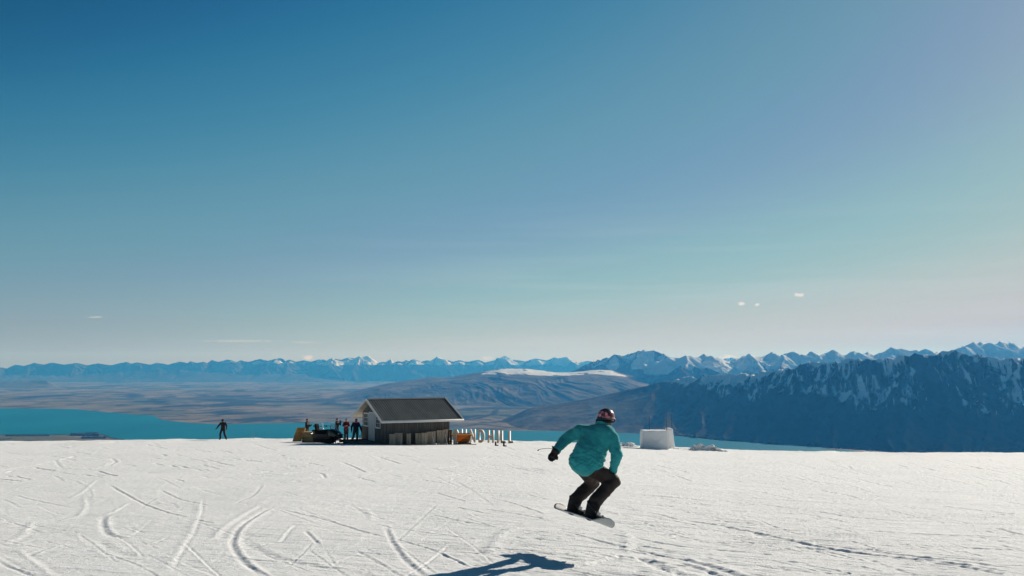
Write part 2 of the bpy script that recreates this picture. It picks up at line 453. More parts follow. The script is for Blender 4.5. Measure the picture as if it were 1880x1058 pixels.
snow_m = bpy.data.materials.new('groomed_snow'); snow_m.use_nodes = True
def snow_nodes(m, bumpd=0.011):
    n, l = m.node_tree.nodes, m.node_tree.links
    p = n['Principled BSDF']; p.inputs['Roughness'].default_value = 0.85; p.inputs['Specular IOR Level'].default_value = 0.06
    p.inputs['Sheen Weight'].default_value = 0.0
    t = n.new('ShaderNodeTexCoord')
    a = n.new('ShaderNodeTexNoise'); a.inputs['Scale'].default_value = 0.35; a.inputs['Detail'].default_value = 6
    mi = n.new('ShaderNodeMix'); mi.data_type = 'RGBA'
    mi.inputs['A'].default_value = (0.84, 0.85, 0.85, 1); mi.inputs['B'].default_value = (0.93, 0.925, 0.905, 1)
    l.new(t.outputs['Object'], a.inputs['Vector']); l.new(a.outputs['Fac'], mi.inputs['Factor'])
    l.new(mi.outputs['Result'], p.inputs['Base Color'])
    mp_ = n.new('ShaderNodeMapping'); mp_.inputs['Rotation'].default_value = (0, 0, R(-22)); mp_.inputs['Scale'].default_value = (3.2, 24, 12)
    b1 = n.new('ShaderNodeTexNoise'); b1.inputs['Scale'].default_value = 1; b1.inputs['Detail'].default_value = 6; b1.inputs['Roughness'].default_value = 0.65
    b2 = n.new('ShaderNodeTexNoise'); b2.inputs['Scale'].default_value = 38; b2.inputs['Detail'].default_value = 5; b2.inputs['Roughness'].default_value = 0.7
    ad = n.new('ShaderNodeMath'); ad.operation = 'ADD'
    bu = n.new('ShaderNodeBump'); bu.inputs['Strength'].default_value = 1.0; bu.inputs['Distance'].default_value = bumpd
    l.new(t.outputs['Object'], mp_.inputs[0]); l.new(mp_.outputs[0], b1.inputs['Vector']); l.new(t.outputs['Object'], b2.inputs['Vector'])
    l.new(b1.outputs['Fac'], ad.inputs[0]); l.new(b2.outputs['Fac'], ad.inputs[1]); l.new(ad.outputs[0], bu.inputs['Height'])
    l.new(bu.outputs[0], p.inputs['Normal'])
snow_nodes(snow_m)
slope = grid_mesh('snow_slope', Xg, Yg, Zg, snow_m)
# the slope goes on behind the photographer
kb = np.concatenate([np.linspace(-6, 6, 60)])
yb = np.concatenate([-np.geomspace(160, 1.2, 30), np.linspace(-1.0, 1.0, 9)])
Xb = np.repeat(np.linspace(-160, 160, 161)[None, :], len(yb), 0); Yb = np.repeat(yb[:, None], 161, 1)
behind = grid_mesh('snow_slope', Xb, Yb, -H0 - 0.0575 * Yb + 0.04 * fbm(Xb / 3, Yb / 3, 4, 3) - 0.02 * (Yb > 0.8), snow_m)

# ================================================================== VALLEY, LAKE, MOUNTAINS
LZ = -1000.0
def wp(px, py, z=LZ):
    k, t = ray(px, py); d = z / t
    return k * d, d

def dist_lines(X, Y, pl):
    best = np.full(X.shape, 1e18)
    for (ax, ay), (bx, by) in zip(pl[:-1], pl[1:]):
        dx, dy = bx - ax, by - ay; t = np.clip(((X - ax) * dx + (Y - ay) * dy) / (dx * dx + dy * dy), 0, 1)
        best = np.minimum(best, (X - ax - t * dx) ** 2 + (Y - ay - t * dy) ** 2)
    return np.sqrt(best)

def land_material():
    m = bpy.data.materials.new('tussock_and_snow'); m.use_nodes = True
    n, l = m.node_tree.nodes, m.node_tree.links
    p = n['Principled BSDF']; p.inputs['Roughness'].default_value = 1.0; p.inputs['Specular IOR Level'].default_value = 0.0
    t = n.new('ShaderNodeTexCoord')
    def noise(s, d=6, r=0.6):
        q = n.new('ShaderNodeTexNoise'); q.inputs['Scale'].default_value = s; q.inputs['Detail'].default_value = d; q.inputs['Roughness'].default_value = r
        l.new(t.outputs['Object'], q.inputs['Vector']); return q
    def mix(f, a, b, lo=None, hi=None):
        if lo is not None:
            mr = n.new('ShaderNodeMapRange'); mr.inputs['From Min'].default_value = lo; mr.inputs['From Max'].default_value = hi
            mr.interpolation_type = 'SMOOTHSTEP'; l.new(f, mr.inputs['Value']); f = mr.outputs[0]
        k = n.new('ShaderNodeMix'); k.data_type = 'RGBA'; l.new(f, k.inputs['Factor'])
        for s, v in (('A', a), ('B', b)):
            if isinstance(v, tuple): k.inputs[s].default_value = (*v, 1)
            else: l.new(v, k.inputs[s])
        return k.outputs['Result']
    def att(nm):
        a = n.new('ShaderNodeAttribute'); a.attribute_name = nm; return a.outputs['Fac']
    base = mix(noise(0.0011).outputs['Fac'], (0.15, 0.120, 0.076), (0.285, 0.226, 0.145), 0.35, 0.65)
    base = mix(noise(0.0042, 8, 0.7).outputs['Fac'], base, (0.07, 0.058, 0.045), 0.50, 0.72)
    base = mix(att('green'), base, (0.10, 0.115, 0.055))
    base = mix(att('rock'), base, (0.055, 0.05, 0.045))
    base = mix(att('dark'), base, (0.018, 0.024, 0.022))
    base = mix(att('pale'), base, (0.30, 0.255, 0.18))
    # snow patches broken up by fine noise
    sn = n.new('ShaderNodeMath'); sn.operation = 'ADD'
    s2 = n.new('ShaderNodeMath'); s2.operation = 'MULTIPLY_ADD'; s2.inputs[1].default_value = 0.55; s2.inputs[2].default_value = -0.275
    l.new(noise(0.006, 9, 0.7).outputs['Fac'], s2.inputs[0])
    l.new(att('snow'), sn.inputs[0]); l.new(s2.outputs[0], sn.inputs[1])
    base = mix(sn.outputs[0], base, (0.82, 0.83, 0.84), 0.42, 0.58)
    l.new(base, p.inputs['Base Color'])
    b = n.new('ShaderNodeBump'); b.inputs['Strength'].default_value = 0.6; b.inputs['Distance'].default_value = 60
    l.new(noise(0.0035, 8, 0.65).outputs['Fac'], b.inputs['Height']); l.new(b.outputs[0], p.inputs['Normal'])
    return m
land_m = land_material()

# ---- valley floor
pr = np.concatenate([np.geomspace(1500, 9500, 30), LZ / ray(940, np.linspace(845, 697, 330))[1], [85000]])
pr = np.unique(pr)
kp = np.concatenate([-np.geomspace(1.3, 0.63, 25), np.linspace(-0.62, 0.62, 900), np.geomspace(0.63, 1.3, 25)])
Yp = np.repeat(pr[:, None], len(kp), 1); Xp = kp[None, :] * Yp
far = sstep(24000, 40000, Yp)
Zp = LZ - 6 + 0 * Xp
lakeclear = sstep(23500, 30000, Yp)
Zp += lakeclear * (70 * np.maximum(fbm(Xp / 5200, Yp / 5200, 5, 101), 0) + 18 * fbm(Xp / 900, Yp / 900, 4, 102))
n4 = fbm(Xp / 420, Yp / 900, 4, 171); n1 = fbm(Xp / 2600, Yp / 3800, 5, 111); n2 = fbm(Xp / 1100, Yp / 2200, 5, 121); n3 = fbm(Xp / 5200, Yp / 7000, 4, 131)
dark = np.maximum(sstep(0.06, 0.26, n2 + 0.35 * n3) * 0.8, sstep(.16, .34, n4 + .4 * n2) * .6)
PXp = 940 + FPX * Xp / Yp; PYp = 670 + (-Zp / Yp) * FPX
green = sstep(0.02, 0.3, n1) * 0.7
pale = sstep(0.12, 0.42, fbm(Xp / 3000, Yp / 9000, 4, 141)) * 0.55
def world_line(pp): return [tuple(float(q) for q in wp(*a)) for a in pp]
for pp, w, am in [([(935, 764), (970, 770), (1020, 778), (1075, 788)], 150, .8), ([(985, 772), (1040, 775), (1080, 781)], 90, .6),
                  ([(875, 768), (905, 760), (912, 752)], 80, .7), ([(850, 783), (880, 778), (940, 785)], 110, .6),
                  ([(390, 733), (440, 736), (560, 738), (620, 733)], 700, .7), ([(395, 729), (480, 731)], 900, .6),
                  ([(510, 748), (600, 750), (720, 748)], 260, .7), ([(300, 730), (360, 733)], 500, .5), ([(860, 742), (950, 748), (1010, 744)], 240, .5),
                  ([(365, 754), (420, 749)], 90, .7), ([(30, 735), (100, 731)], 500, .5), ([(100, 749), (160, 754), (205, 760)], 80, .6)]:
    pl = world_line(pp)
    dd = dist_lines(Xp, Yp, pl) + 0.4 * w * fbm(Xp / 500, Yp / 900, 4, 151)
    dark = np.maximum(dark, am * (1 - sstep(0.5 * w, 1.2 * w, dd)))
grid_mesh('valley_floor', Xp, Yp, Zp, land_m, {'green': green, 'dark': dark, 'rock': np.zeros_like(dark), 'pale': pale, 'snow': np.zeros_like(dark)})

# ---- lake
shore = [(-420, 748), (-200, 747), (-60, 750), (0, 750), (60, 750.5), (140, 751.5), (180, 755), (215, 759), (270, 763), (288, 765), (296, 772), (330, 776), (400, 778.5), (470, 778), (540, 777), (600, 776), (700, 779), (800, 785),
         (880, 788.5), (950, 791), (1020, 792), (1100, 793.5), (1180, 796), (1240, 799), (1300, 805), (1360, 810), (1420, 814), (1500, 820), (1560, 825), (1600, 828.5), (1625, 832), (1640, 838), (1640, 870)]
back = [(1300, 900), (800, 900), (400, 860), (320, 815), (262, 808.5), (225, 806.5), (205, 803), (193, 799.5), (178, 797), (150, 796.2), (120, 798), (80, 797), (40, 797.5), (0, 798), (-80, 800), (-300, 806), (-420, 800)]
def densify(pp, seed, amp):
    out = []
    for a, b in zip(pp[:-1], pp[1:]):
        n = max(2, int(abs(b[0] - a[0]) / 4))
        for i in range(n): out.append((a[0] + (b[0] - a[0]) * i / n, a[1] + (b[1] - a[1]) * i / n))
    out.append(pp[-1]); o = np.array(out)
    k, t = ray(o[:, 0], o[:, 1]); d = (LZ) / t
    x, y = k * d, d
    nn = fbm(x / 900, x * 0 + seed, 4, 160 + seed); n2_ = fbm(x / 700, x * 0 + seed + 3, 4, 170 + seed)
    return [(a + amp * c, b + amp * e) for a, b, c, e in zip(x, y, n2_, nn)]
lk = densify(shore, 1, 190) + densify(back, 2, 110)
bm = bmesh.new()
vs = [bm.verts.new((x, y, LZ)) for x, y in lk]
f = bm.faces.new(vs); bmesh.ops.triangulate(bm, faces=[f])
lake_m = mat('glacial_lake_water', (0.003, 0.155, 0.21), 0.55, noise=((0.005, 0.195, 0.25), (0.0004, 0.0002, 1), .35, .65), bump=((0.02, 0.02, 0.02), 0.3, 3.0), spec=0.05)
tag(obj('lake', bm, lake_m), kind='structure')

# ---- mountain ranges
def interp(pp, px):
    pp = np.array(pp, float)
    return np.interp(px, pp[:, 0], pp[:, 1])
def ridge_field(X, Y, kcols, segs, base):
    z = np.full(X.shape, float(base)); perp = np.full(X.shape, 900.0)
    rmin, rmax = Y.min(1), Y.max(1)
    for x0, y0, h0, x1, y1, h1, sl in segs:
        reach = (max(h0, h1) - base) / sl
        ya, yb = min(y0, y1) - reach, max(y0, y1) + reach; xa, xb = min(x0, x1) - reach, max(x0, x1) + reach
        rr = np.nonzero((rmax >= ya) & (rmin <= yb))[0]
        if not len(rr): continue
        ks = (xa / ya, xa / yb, xb / ya, xb / yb); c0, c1 = np.searchsorted(kcols, min(ks)), np.searchsorted(kcols, max(ks))
        if c1 - c0 < 1: continue
        r0, r1 = rr[0], rr[-1] + 1
        x = X[r0:r1, c0:c1]; y = Y[r0:r1, c0:c1]
        dx, dy = x1 - x0, y1 - y0; L2 = dx * dx + dy * dy + 1e-6
        t = np.clip(((x - x0) * dx + (y - y0) * dy) / L2, 0, 1)
        d = np.sqrt((x - x0 - t * dx) ** 2 + (y - y0 - t * dy) ** 2)
        h = h0 + (h1 - h0) * t - sl * d
        zz = z[r0:r1, c0:c1]; mk = h > zz
        z[r0:r1, c0:c1] = np.where(mk, h, zz); perp[r0:r1, c0:c1] = np.where(mk, d, perp[r0:r1, c0:c1])
    return z, perp
def spur_segs(crest, ycrest, px0, px1, step, base, seed, side=.68, along=.50, spurlen=(500, 2200), face=None, yfoot=None, dj=350):
    """summits joined by a crest line, each sending rocky spurs down"""
    rr = np.random.default_rng(seed); segs = []
    cp = [c[0] for c in crest if px0 <= c[0] <= px1]
    xs = sorted(set(cp + [p for p in np.arange(px0, px1, step) if min(abs(p - c) for c in cp) > step * .6]))
    P = []
    for p in xs:
        d = interp(ycrest, p) + rr.normal(0, dj); k = (p - 940) / FPX; h = float(ray(940, interp(crest, p))[1]) * d
        P.append((k * d, d, h, p))
    for a, b in zip(P[:-1], P[1:]):
        L = math.hypot(b[0] - a[0], b[1] - a[1]); n_ = max(1, int(L / 900))
        dip = min(a[2], b[2]) - L * .10
        m_ = ((a[0] + b[0]) / 2 + rr.normal(0, 60), (a[1] + b[1]) / 2 + rr.normal(0, 90), max(dip, min(a[2], b[2]) - 120))
        segs.append((*a[:3], *m_, side)); segs.append((*m_, *b[:3], side))
    for x, y, h, p in P:
        H_ = h - base
        for q in range(3 if face is None else 2):
            an = rr.uniform(-math.pi, 0) if q < 2 else rr.uniform(0, math.pi)
            L = rr.uniform(*spurlen); dr = L * along * rr.uniform(.8, 1.2)
            mx_, my_ = x + math.cos(an) * L * .5, y + math.sin(an) * L * .5; an2 = an + rr.normal(0, .4)
            hm = h - dr * .55
            ex, ey, eh = mx_ + math.cos(an2) * L * .5, my_ + math.sin(an2) * L * .5, h - dr
            segs.append((x, y, h, mx_, my_, hm, side)); segs.append((mx_, my_, hm, ex, ey, eh, side))
            for w_ in (1, -1):
                a3 = an2 + w_ * rr.uniform(.6, 1.1); L3 = L * rr.uniform(.3, .5)
                segs.append((mx_, my_, hm, mx_ + math.cos(a3) * L3, my_ + math.sin(a3) * L3, hm - L3 * along, side))
    if face is not None:        # long spurs all the way down to the shore
        p = px0
        while p < px1:
            k = (p - 940) / FPX; yc_ = float(interp(ycrest, p)); h = float(ray(940, interp(crest, p))[1]) * yc_ - rr.uniform(5, 60)
            p2 = p - face * rr.uniform(.4, 1.3); yf_ = float(interp(yfoot, p2)); k2 = (p2 - 940) / FPX
            pts = []
            for t, fh in ((0, 1), (.18, .80), (.38, .585), (.6, .36), (.8, .17), (1, .03)):
                kk_ = k + (k2 - k) * t + rr.normal(0, .0025) * (t > 0); yy = yc_ + (yf_ - yc_) * t
                pts.append((kk_ * yy, yy, base + (h - base) * fh * (1 + rr.normal(0, .02) * (0 < t < 1))))
            for a, b in zip(pts[:-1], pts[1:]): segs.append((*a, *b, side))
            for i_ in (1, 2, 3):
                for w_ in (1, -1):
                    a = pts[i_]; an = -math.pi / 2 + w_ * rr.uniform(.5, 1.0) - .2; L = rr.uniform(350, 850)
                    if a[1] + math.sin(an) * L < yf_ + 50: L *= .5
                    segs.append((*a, a[0] + math.cos(an) * L, a[1] + math.sin(an) * L, a[2] - L * .55, side))
            p += rr.uniform(34, 72)
    return segs
def mountain(name, crest, yfoot, ycrest, px0, px1, cols, rows=150, back=0.7, base=LZ - 20, jag=1.0, spur=(900, 2600, 0.30), prof=1.25, seed=0,
             snow=None, rock=0.8, plateau=0.0, smoothcrest=0, extra=None, skew=0.0, lipped=0.22, tl=0, tr=0, segs=None, detail=(420, .10), ramp=.62, warp=(700, 90)):
    px = np.linspace(px0, px1, cols)
    k = (px - 940) / FPX
    py = interp(crest, px)
    if smoothcrest:
        for _ in range(smoothcrest): py[1:-1] = (py[:-2] + 2 * py[1:-1] + py[2:]) / 4
    yf = interp(yfoot, px); yc = interp(ycrest, px)
    s_along = k * yc
    zc = ray(940, py)[1] * yc
    zc = zc + jag * (yc / FPX) * (8.5 * (ridged(s_along / 1270, s_along * 0 + seed + .37, 5, 200 + seed, .6) - .72) + 1.6 * fbm(s_along / 3100, s_along * 0 + .61, 3, 260 + seed))
    v = np.concatenate([np.linspace(0, 1, rows) ** 0.9, 1 + np.linspace(0, 1, 30)[1:] * back])
    Vv = np.repeat(v[:, None], cols, 1)
    Yr = yf[None, :] + (yc - yf)[None, :] * Vv
    Xr = k[None, :] * Yr
    fr = np.clip(Vv, 0, 1)
    # peaks belong to the crest: lower down the range follows its mean height
    zs = zc.copy(); m_ = max(3, int(cols * 60 / (px1 - px0)))
    zs = np.convolve(np.pad(zs, m_, mode='edge'), np.ones(2 * m_ + 1) / (2 * m_ + 1), 'valid')
    wv = sstep(0.45, 1.0, fr) ** 1.5
    H = (zs - base)[None, :] * (1 - wv) + (zc - base)[None, :] * wv
    shape = fr ** prof
    if plateau > 0:   # front brow, then a gently rising top
        shape = np.where(fr < 1 - plateau, 0.86 * np.sin(fr / (1 - plateau) * math.pi / 2) ** 1.15, 0.86 + 0.14 * ((fr - (1 - plateau)) / plateau))
    sl, sw, sa_ = spur
    depth = (yc - yf)[None, :] * (1 - Vv)
    S = Xr + 0.35 * sl * fbm(Xr / sl / 1.5, depth / sw, 3, 210 + seed) * 2 + skew * depth
    rg = ridged(S / sl, depth / sw + 3, 5, 220 + seed, 0.52)
    fine = ridged(S / (sl * .33), depth / (sw * .5), 4, 230 + seed, 0.55)
    env = np.abs(np.sin(np.clip(fr, 0, 1) ** 0.75 * math.pi)) ** 0.8 * (1 - 0.5 * fr)
    z = base + H * shape + H * sa_ * env * (rg - 0.85) + H * sa_ * 0.28 * env * (fine - .8)
    # nothing in front of the crest may stand above it in its own direction
    tcr = ((zs / yc)[None, :] * (1 - wv) + (zc / yc)[None, :] * wv)
    tmax = tcr - (1 - fr) * lipped * (zs - base)[None, :] / yc[None, :]
    over = z / Yr - tmax
    z = np.where(over > 0, Yr * (tmax + over * .12), z)
    bk = Vv > 1
    zb = base + H * (1 - ((Vv - 1) / back) ** 1.2)
    z = np.where(bk, zb + H * 0.1 * (ridged(Xr / sl, Yr / sl, 4, 240 + seed) - .85) * np.clip((Vv - 1) / back * 3, 0, 1), z)
    perp = None
    if segs is not None:
        wx, wa = warp
        Xw = Xr + wa * fbm(Xr / wx, Yr / wx, 4, 270 + seed, .55) * 2; Yw = Yr + wa * fbm(Xr / wx + 9, Yr / wx + 5, 4, 280 + seed, .55) * 2
        zr, perp = ridge_field(Xw, Yw, k, segs, base)
        rampz = base + (zs - base)[None, :] * ramp * np.where(bk, np.clip(1 - (Vv - 1) / back, 0, 1), fr ** 1.1)
        z = np.maximum(zr, rampz); z = z + 60 * np.exp(-((zr - rampz) / 90.0) ** 2) * .5
        if tl:
            PXm = np.repeat(px[None, :], len(v), 0); wsm = sstep(1130, 1330, PXm)
            sm = base + (zs - base)[None, :] * np.where(bk, np.clip(1 - (Vv - 1) / back, 0, 1), fr ** 1.0) + 35 * fbm(Xr / 1500, Yr / 900, 4, 277) * np.sin(fr * math.pi)
            z = sm * (1 - wsm) + z * wsm; perp = perp * wsm
        dw, da = detail
        dn = ridged(Xr / dw, Yr / dw, 5, 290 + seed, .58) - .78
        z = z + dn * da * dw * np.clip(perp / 120, .12, 1) * 1.6
        gull = np.clip(perp / 260 - .55 - dn * 1.2, -1, 1.6)
        fine = dn + .8; rg = 1 - perp / 600
        s_al = perp
    if tl or tr:
        tp = np.ones_like(px)
        if tl: tp = tp * sstep(px0, px0 + tl, px)
        if tr: tp = tp * (1 - sstep(px1 - tr, px1, px))
        z = (base - 60) * (1 - tp)[None, :] + z * tp[None, :]
    if segs is None: gull = np.clip((0.86 - rg) * 3.2 + (0.8 - fine) * 1.2, -1, 1.6)
    A = {'snow': np.zeros_like(z), 'rock': np.full_like(z, rock), 'green': np.zeros_like(z), 'dark': np.zeros_like(z), 'pale': np.zeros_like(z)}
    if snow: A['snow'] = snow(Xr, Yr, z, gull, fr, PX=np.repeat(px[None, :], len(v), 0), fine=fine, rg=rg)
    if extra: extra(A, Xr, Yr, z, fr, np.repeat(px[None, :], len(v), 0))
    return grid_mesh(name, Xr, Yr, z, land_m, A)

# far blue range across the whole view
far_c = [(-900, 668), (-400, 671), (0, 674), (30, 669), (60, 666), (100, 665.5), (140, 666), (180, 667), (235, 664.5), (290, 666), (330, 664), (352, 663), (372, 664), (390, 661), (420, 660), (440, 661), (480, 659), (505, 658.5), (515, 657), (528, 660),
         (560, 661), (590, 659), (612, 657), (640, 656), (660, 653.5), (678, 653), (703, 664), (717, 659), (729, 663), (745, 661), (762, 659), (785, 661), (806, 653.5), (825, 661), (844, 661), (874, 660), (904, 662), (915, 656), (928, 653), (943, 660), (983, 658), (1019, 655),
         (1042, 655), (1078, 662), (1120, 662), (1227, 654), (1300, 656), (1500, 655), (1900, 650), (2700, 650)]
FARY = [(-900, 62000), (2700, 64000)]
mountain('far_mountain_range', far_c, [(-900, 55500), (0, 58500), (600, 59500), (2700, 59500)], FARY, -900, 2700, 2200, 150, seed=1, jag=.7, detail=(900, .13), warp=(1500, 160), ramp=.30,
         segs=spur_segs(far_c, FARY, -900, 1400, 34, LZ - 20, 5, side=.60, along=.46, spurlen=(1200, 4200), dj=500),
         spur=(2600, 6500, 0.34), snow=lambda X, Y, z, g, fr, PX, fine, rg: sstep(-150, 450, z + 250 * fbm(X / 2500, Y / 2500, 3, 5)) * (0.35 + 0.35 * g) + 0.35 * sstep(200, 520, z) + 0.90 * sstep(150, 900, PX) * sstep(-250, 300, z) * sstep(.0, .5, g), prof=1.1)
# lower hill on the far left of the plain
mountain('low_hill', [(-500, 690), (-200, 696), (0, 700), (60, 698.5), (90, 699), (112, 703), (128, 711)], [(-500, 44000), (130, 44000)], [(-500, 47000), (130, 45500)], -500, 130, 260, 60, seed=2, jag=.3,
         spur=(900, 2000, .12), rock=.4, prof=.8, tr=40)
# the long blue foot of the far range on the left
mountain('far_foothills', [(-900, 684), (0, 688), (140, 690), (200, 684), (260, 680), (330, 678), (380, 683), (450, 688), (520, 685), (600, 690), (680, 697), (700, 699)], [(-900, 56000), (700, 57500)], [(-900, 59000), (700, 60000)], -900, 700, 700, 70, seed=3, jag=.5,
         spur=(1800, 4000, .25), rock=.6, tr=120, snow=lambda X, Y, z, g, fr, PX, fine, rg: 0.25 * sstep(-500, -150, z) * g)
# rear snowy ranges on the right
rear = [(1180, 668), (1227, 656), (1240, 656), (1260, 652), (1291, 649.5), (1308, 653), (1322, 655), (1335, 662), (1350, 656), (1366, 651), (1376, 649), (1400, 653), (1417, 646), (1437, 651), (1458, 643), (1471, 650), (1492, 644), (1509, 650), (1527, 642), (1543, 650),
        (1562, 643), (1577, 647), (1594, 644), (1614, 647), (1635, 637), (1655, 640), (1679, 642), (1700, 640), (1720, 644), (1747, 643), (1764, 636), (1785, 628), (1800, 627), (1815, 629), (1832, 625.5), (1853, 627), (1880, 636), (1950, 630), (2100, 640), (2700, 636)]
REARY = [(1180, 30000), (2700, 29000)]
mountain('snowy_mountain_range', rear, [(1180, 25500), (2700, 24500)], REARY, 1180, 2700, 1300, 200, detail=(450, .13), warp=(800, 80), ramp=.45,
         segs=spur_segs(rear, REARY, 1180, 2300, 22, LZ - 20, 8, side=.62, along=.42, spurlen=(700, 2800), dj=300), seed=4, jag=.6, spur=(1500, 2600, 0.42), prof=.95,
         snow=lambda X, Y, z, g, fr, PX, fine, rg: 0.75 * sstep(-350, 50, z) + 0.35 * g * sstep(-700, -100, z) - 0.45 * sstep(.93, 1.05, rg) * sstep(.8, 1, fine))
mountain('snowy_peak', [(1040, 690), (1060, 680), (1078, 669), (1095, 660), (1110, 656), (1128, 650.5), (1154, 648), (1170, 644), (1181, 642), (1201, 643), (1214, 649), (1234, 659), (1250, 668), (1275, 678), (1310, 690)],
         [(1040, 30500), (1310, 30000)], [(1040, 34500), (1310, 34000)], 1040, 1310, 520, 200, detail=(450, .14), warp=(800, 80), ramp=.5,
         segs=spur_segs([(1040, 690), (1060, 680), (1078, 669), (1095, 660), (1110, 656), (1128, 650.5), (1154, 648), (1170, 644), (1181, 642), (1201, 643), (1214, 649), (1234, 659), (1250, 668), (1275, 678), (1310, 690)], [(1040, 34500), (1310, 34000)], 1040, 1310, 18, LZ - 20, 9, side=.60, along=.45, spurlen=(900, 3000), dj=200), seed=5, jag=.3, spur=(1150, 2200, 0.42), prof=.85, rock=.7,
         snow=lambda X, Y, z, g, fr, PX, fine, rg: 0.9 * sstep(-150, 420, z + 150 * fbm(X / 900, Y / 900, 4, 9)) * (.72 + .4 * g) + 0.40 * g * sstep(-500, 0, z))
# middle brown hills with a pale snow-covered top
mid = [(560, 716), (640, 712), (700, 706), (762, 697), (788, 693), (825, 692.5), (860, 687), (884, 683), (905, 679), (920, 677), (963, 677), (1000, 681), (1019, 684), (1045, 684), (1070, 682), (1092, 679), (1120, 680), (1160, 690), (1200, 700), (1240, 708), (1290, 715)]
def mid_snow(X, Y, z, g, fr, PX, fine, rg):
    return sstep(.70, .86, fr + .06 * fbm(X / 500, Y / 900, 4, 6)) * sstep(838, 925, PX) * (1 - .9 * sstep(1090, 1180, PX)) * (.40 + .75 * fbm(X / 620, Y / 380, 5, 16) + .1 * g) + .25 * g * sstep(-500, -250, z) * sstep(860, 900, PX)
def mid_x(A, X, Y, z, fr, PX):
    A['rock'][:] = .15 + .35 * sstep(-.1, .3, fbm(X / 1500, Y / 1500, 4, 55))
    A['dark'][:] = .25 * sstep(.0, .4, fbm(X / 1100, Y / 2200, 4, 56))
mountain('brown_hills', mid, [(560, 27000), (760, 25500), (900, 24200), (1050, 23000), (1290, 22000)], [(640, 31500), (900, 31500), (1290, 29500)], 560, 1290, 900, 170, seed=6, jag=.04, spur=(1300, 4600, 0.19), plateau=.30, snow=mid_snow, extra=mid_x, smoothcrest=6, skew=-.35, tl=160, tr=60)
# near dark range over the lake, falling to a fan on its left
front = [(880, 762), (953, 748), (1019, 742), (1060, 735), (1102, 727), (1135, 719), (1168, 712), (1201, 702), (1240, 694), (1260, 689), (1291, 687), (1342, 686), (1366, 683), (1400, 679), (1444, 675), (1475, 667), (1499, 662), (1515, 664), (1533, 663), (1556, 656), (1575, 658),
         (1594, 659), (1614, 655), (1630, 656), (1648, 651), (1679, 648), (1700, 650), (1727, 643.5), (1744, 642), (1764, 650), (1798, 649), (1819, 655), (1860, 656), (1880, 655), (1960, 648), (2100, 655), (2400, 650), (2700, 655)]
def streaks(S, dep, w, sd):
    a = 1 - np.abs(pn(S / w, dep / (w * 7), sd)) * 3.2
    b = 1 - np.abs(pn(S / (w * .6) + 7, dep / (w * 5), sd + 3)) * 3.6
    return np.clip(np.maximum(a, .75 * b), 0, 1)
def front_snow(X, Y, z, g, fr, PX, fine, rg):
    perp = (1 - rg) * 600
    dep = (1 - fr) * 2600
    S = X + .38 * dep + 70 * fbm(X / 300, dep / 500, 3, 61)
    thin = np.clip(np.maximum(1 - np.abs(pn(S / 105, dep / 900, 64)) * 3.4, .9 - np.abs(pn(S / 62 + 4, dep / 700, 65)) * 3.2), 0, 1)
    reach = sstep(-.3, .3, fbm(X / 900, dep / 3500, 3, 66))           # some gullies hold snow lower down
    up = sstep(-690 - 170 * reach, -290 - 150 * reach, z)
    high = sstep(-330, -40, z)
    gul = sstep(15, 70, perp + 40 * fbm(X / 160, Y / 160, 3, 63))
    area = sstep(-.38, .0, fbm(X / 420, dep / 1900, 3, 69))
    chute = sstep(.25, .7, thin) * up * (.62 + .38 * reach) * (.55 + .45 * gul) * area
    fill = .42 * gul * high * area
    cap = sstep(.955, 1.0, fr + .03 * fbm(X / 400, Y / 400, 3, 67)) * .55
    brow = sstep(1170, 1270, PX) * (1 - sstep(1330, 1430, PX)) * sstep(.76, .96, fr + .16 * fbm(X / 600, Y / 250, 4, 68)) * .72
    return np.clip(np.maximum(chute, fill) + cap, 0, .9) * sstep(1210, 1380, PX) + brow
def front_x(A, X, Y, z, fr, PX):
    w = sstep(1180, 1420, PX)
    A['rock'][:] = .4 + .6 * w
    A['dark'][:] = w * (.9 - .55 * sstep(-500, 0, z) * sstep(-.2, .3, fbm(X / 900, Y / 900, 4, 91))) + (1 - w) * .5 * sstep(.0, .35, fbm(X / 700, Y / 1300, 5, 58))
    A['pale'][:] = (1 - sstep(1120, 1240, PX)) * .45 * sstep(.0, .35, fbm(X / 600, Y / 1500, 5, 59))
LF = [(880, 16600), (960, 15400), (1050, 15050), (1180, 14500), (1240, 14100), (1300, 13500), (1360, 13050), (1420, 12650), (1500, 12200), (1560, 11800), (1640, 11450), (1880, 11200), (2700, 10800)]
LC = [(880, 18500), (1050, 18000), (1240, 17000), (1400, 15600), (1600, 14400), (1880, 13700), (2700, 13200)]
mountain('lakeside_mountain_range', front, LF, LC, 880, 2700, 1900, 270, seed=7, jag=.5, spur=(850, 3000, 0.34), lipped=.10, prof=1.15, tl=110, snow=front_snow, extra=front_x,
         detail=(260, .13), warp=(420, 55), ramp=.72, segs=spur_segs(front, LC, 960, 2500, 26, LZ - 20, 12, side=.80, along=.5, spurlen=(250, 700), face=58, yfoot=LF, dj=70))
# pale gravel beach at the foot on the right
bm = bmesh.new()
bp = [(1500, 822), (1560, 825.5), (1620, 826), (1700, 827.5), (1880, 830), (2300, 833), (2300, 842), (1640, 842), (1600, 834), (1585, 829)]
f = bm.faces.new([bm.verts.new((*map(float, wp(a, b, LZ + 4)), LZ + 4)) for a, b in bp])
bmesh.ops.triangulate(bm, faces=[f])
tag(obj('gravel_beach', bm, mat('pale_gravel', (0.30, 0.26, 0.22), .95, noise=((0.16, 0.15, 0.12), (.002, .004, 1), .4, .6))), kind='structure')

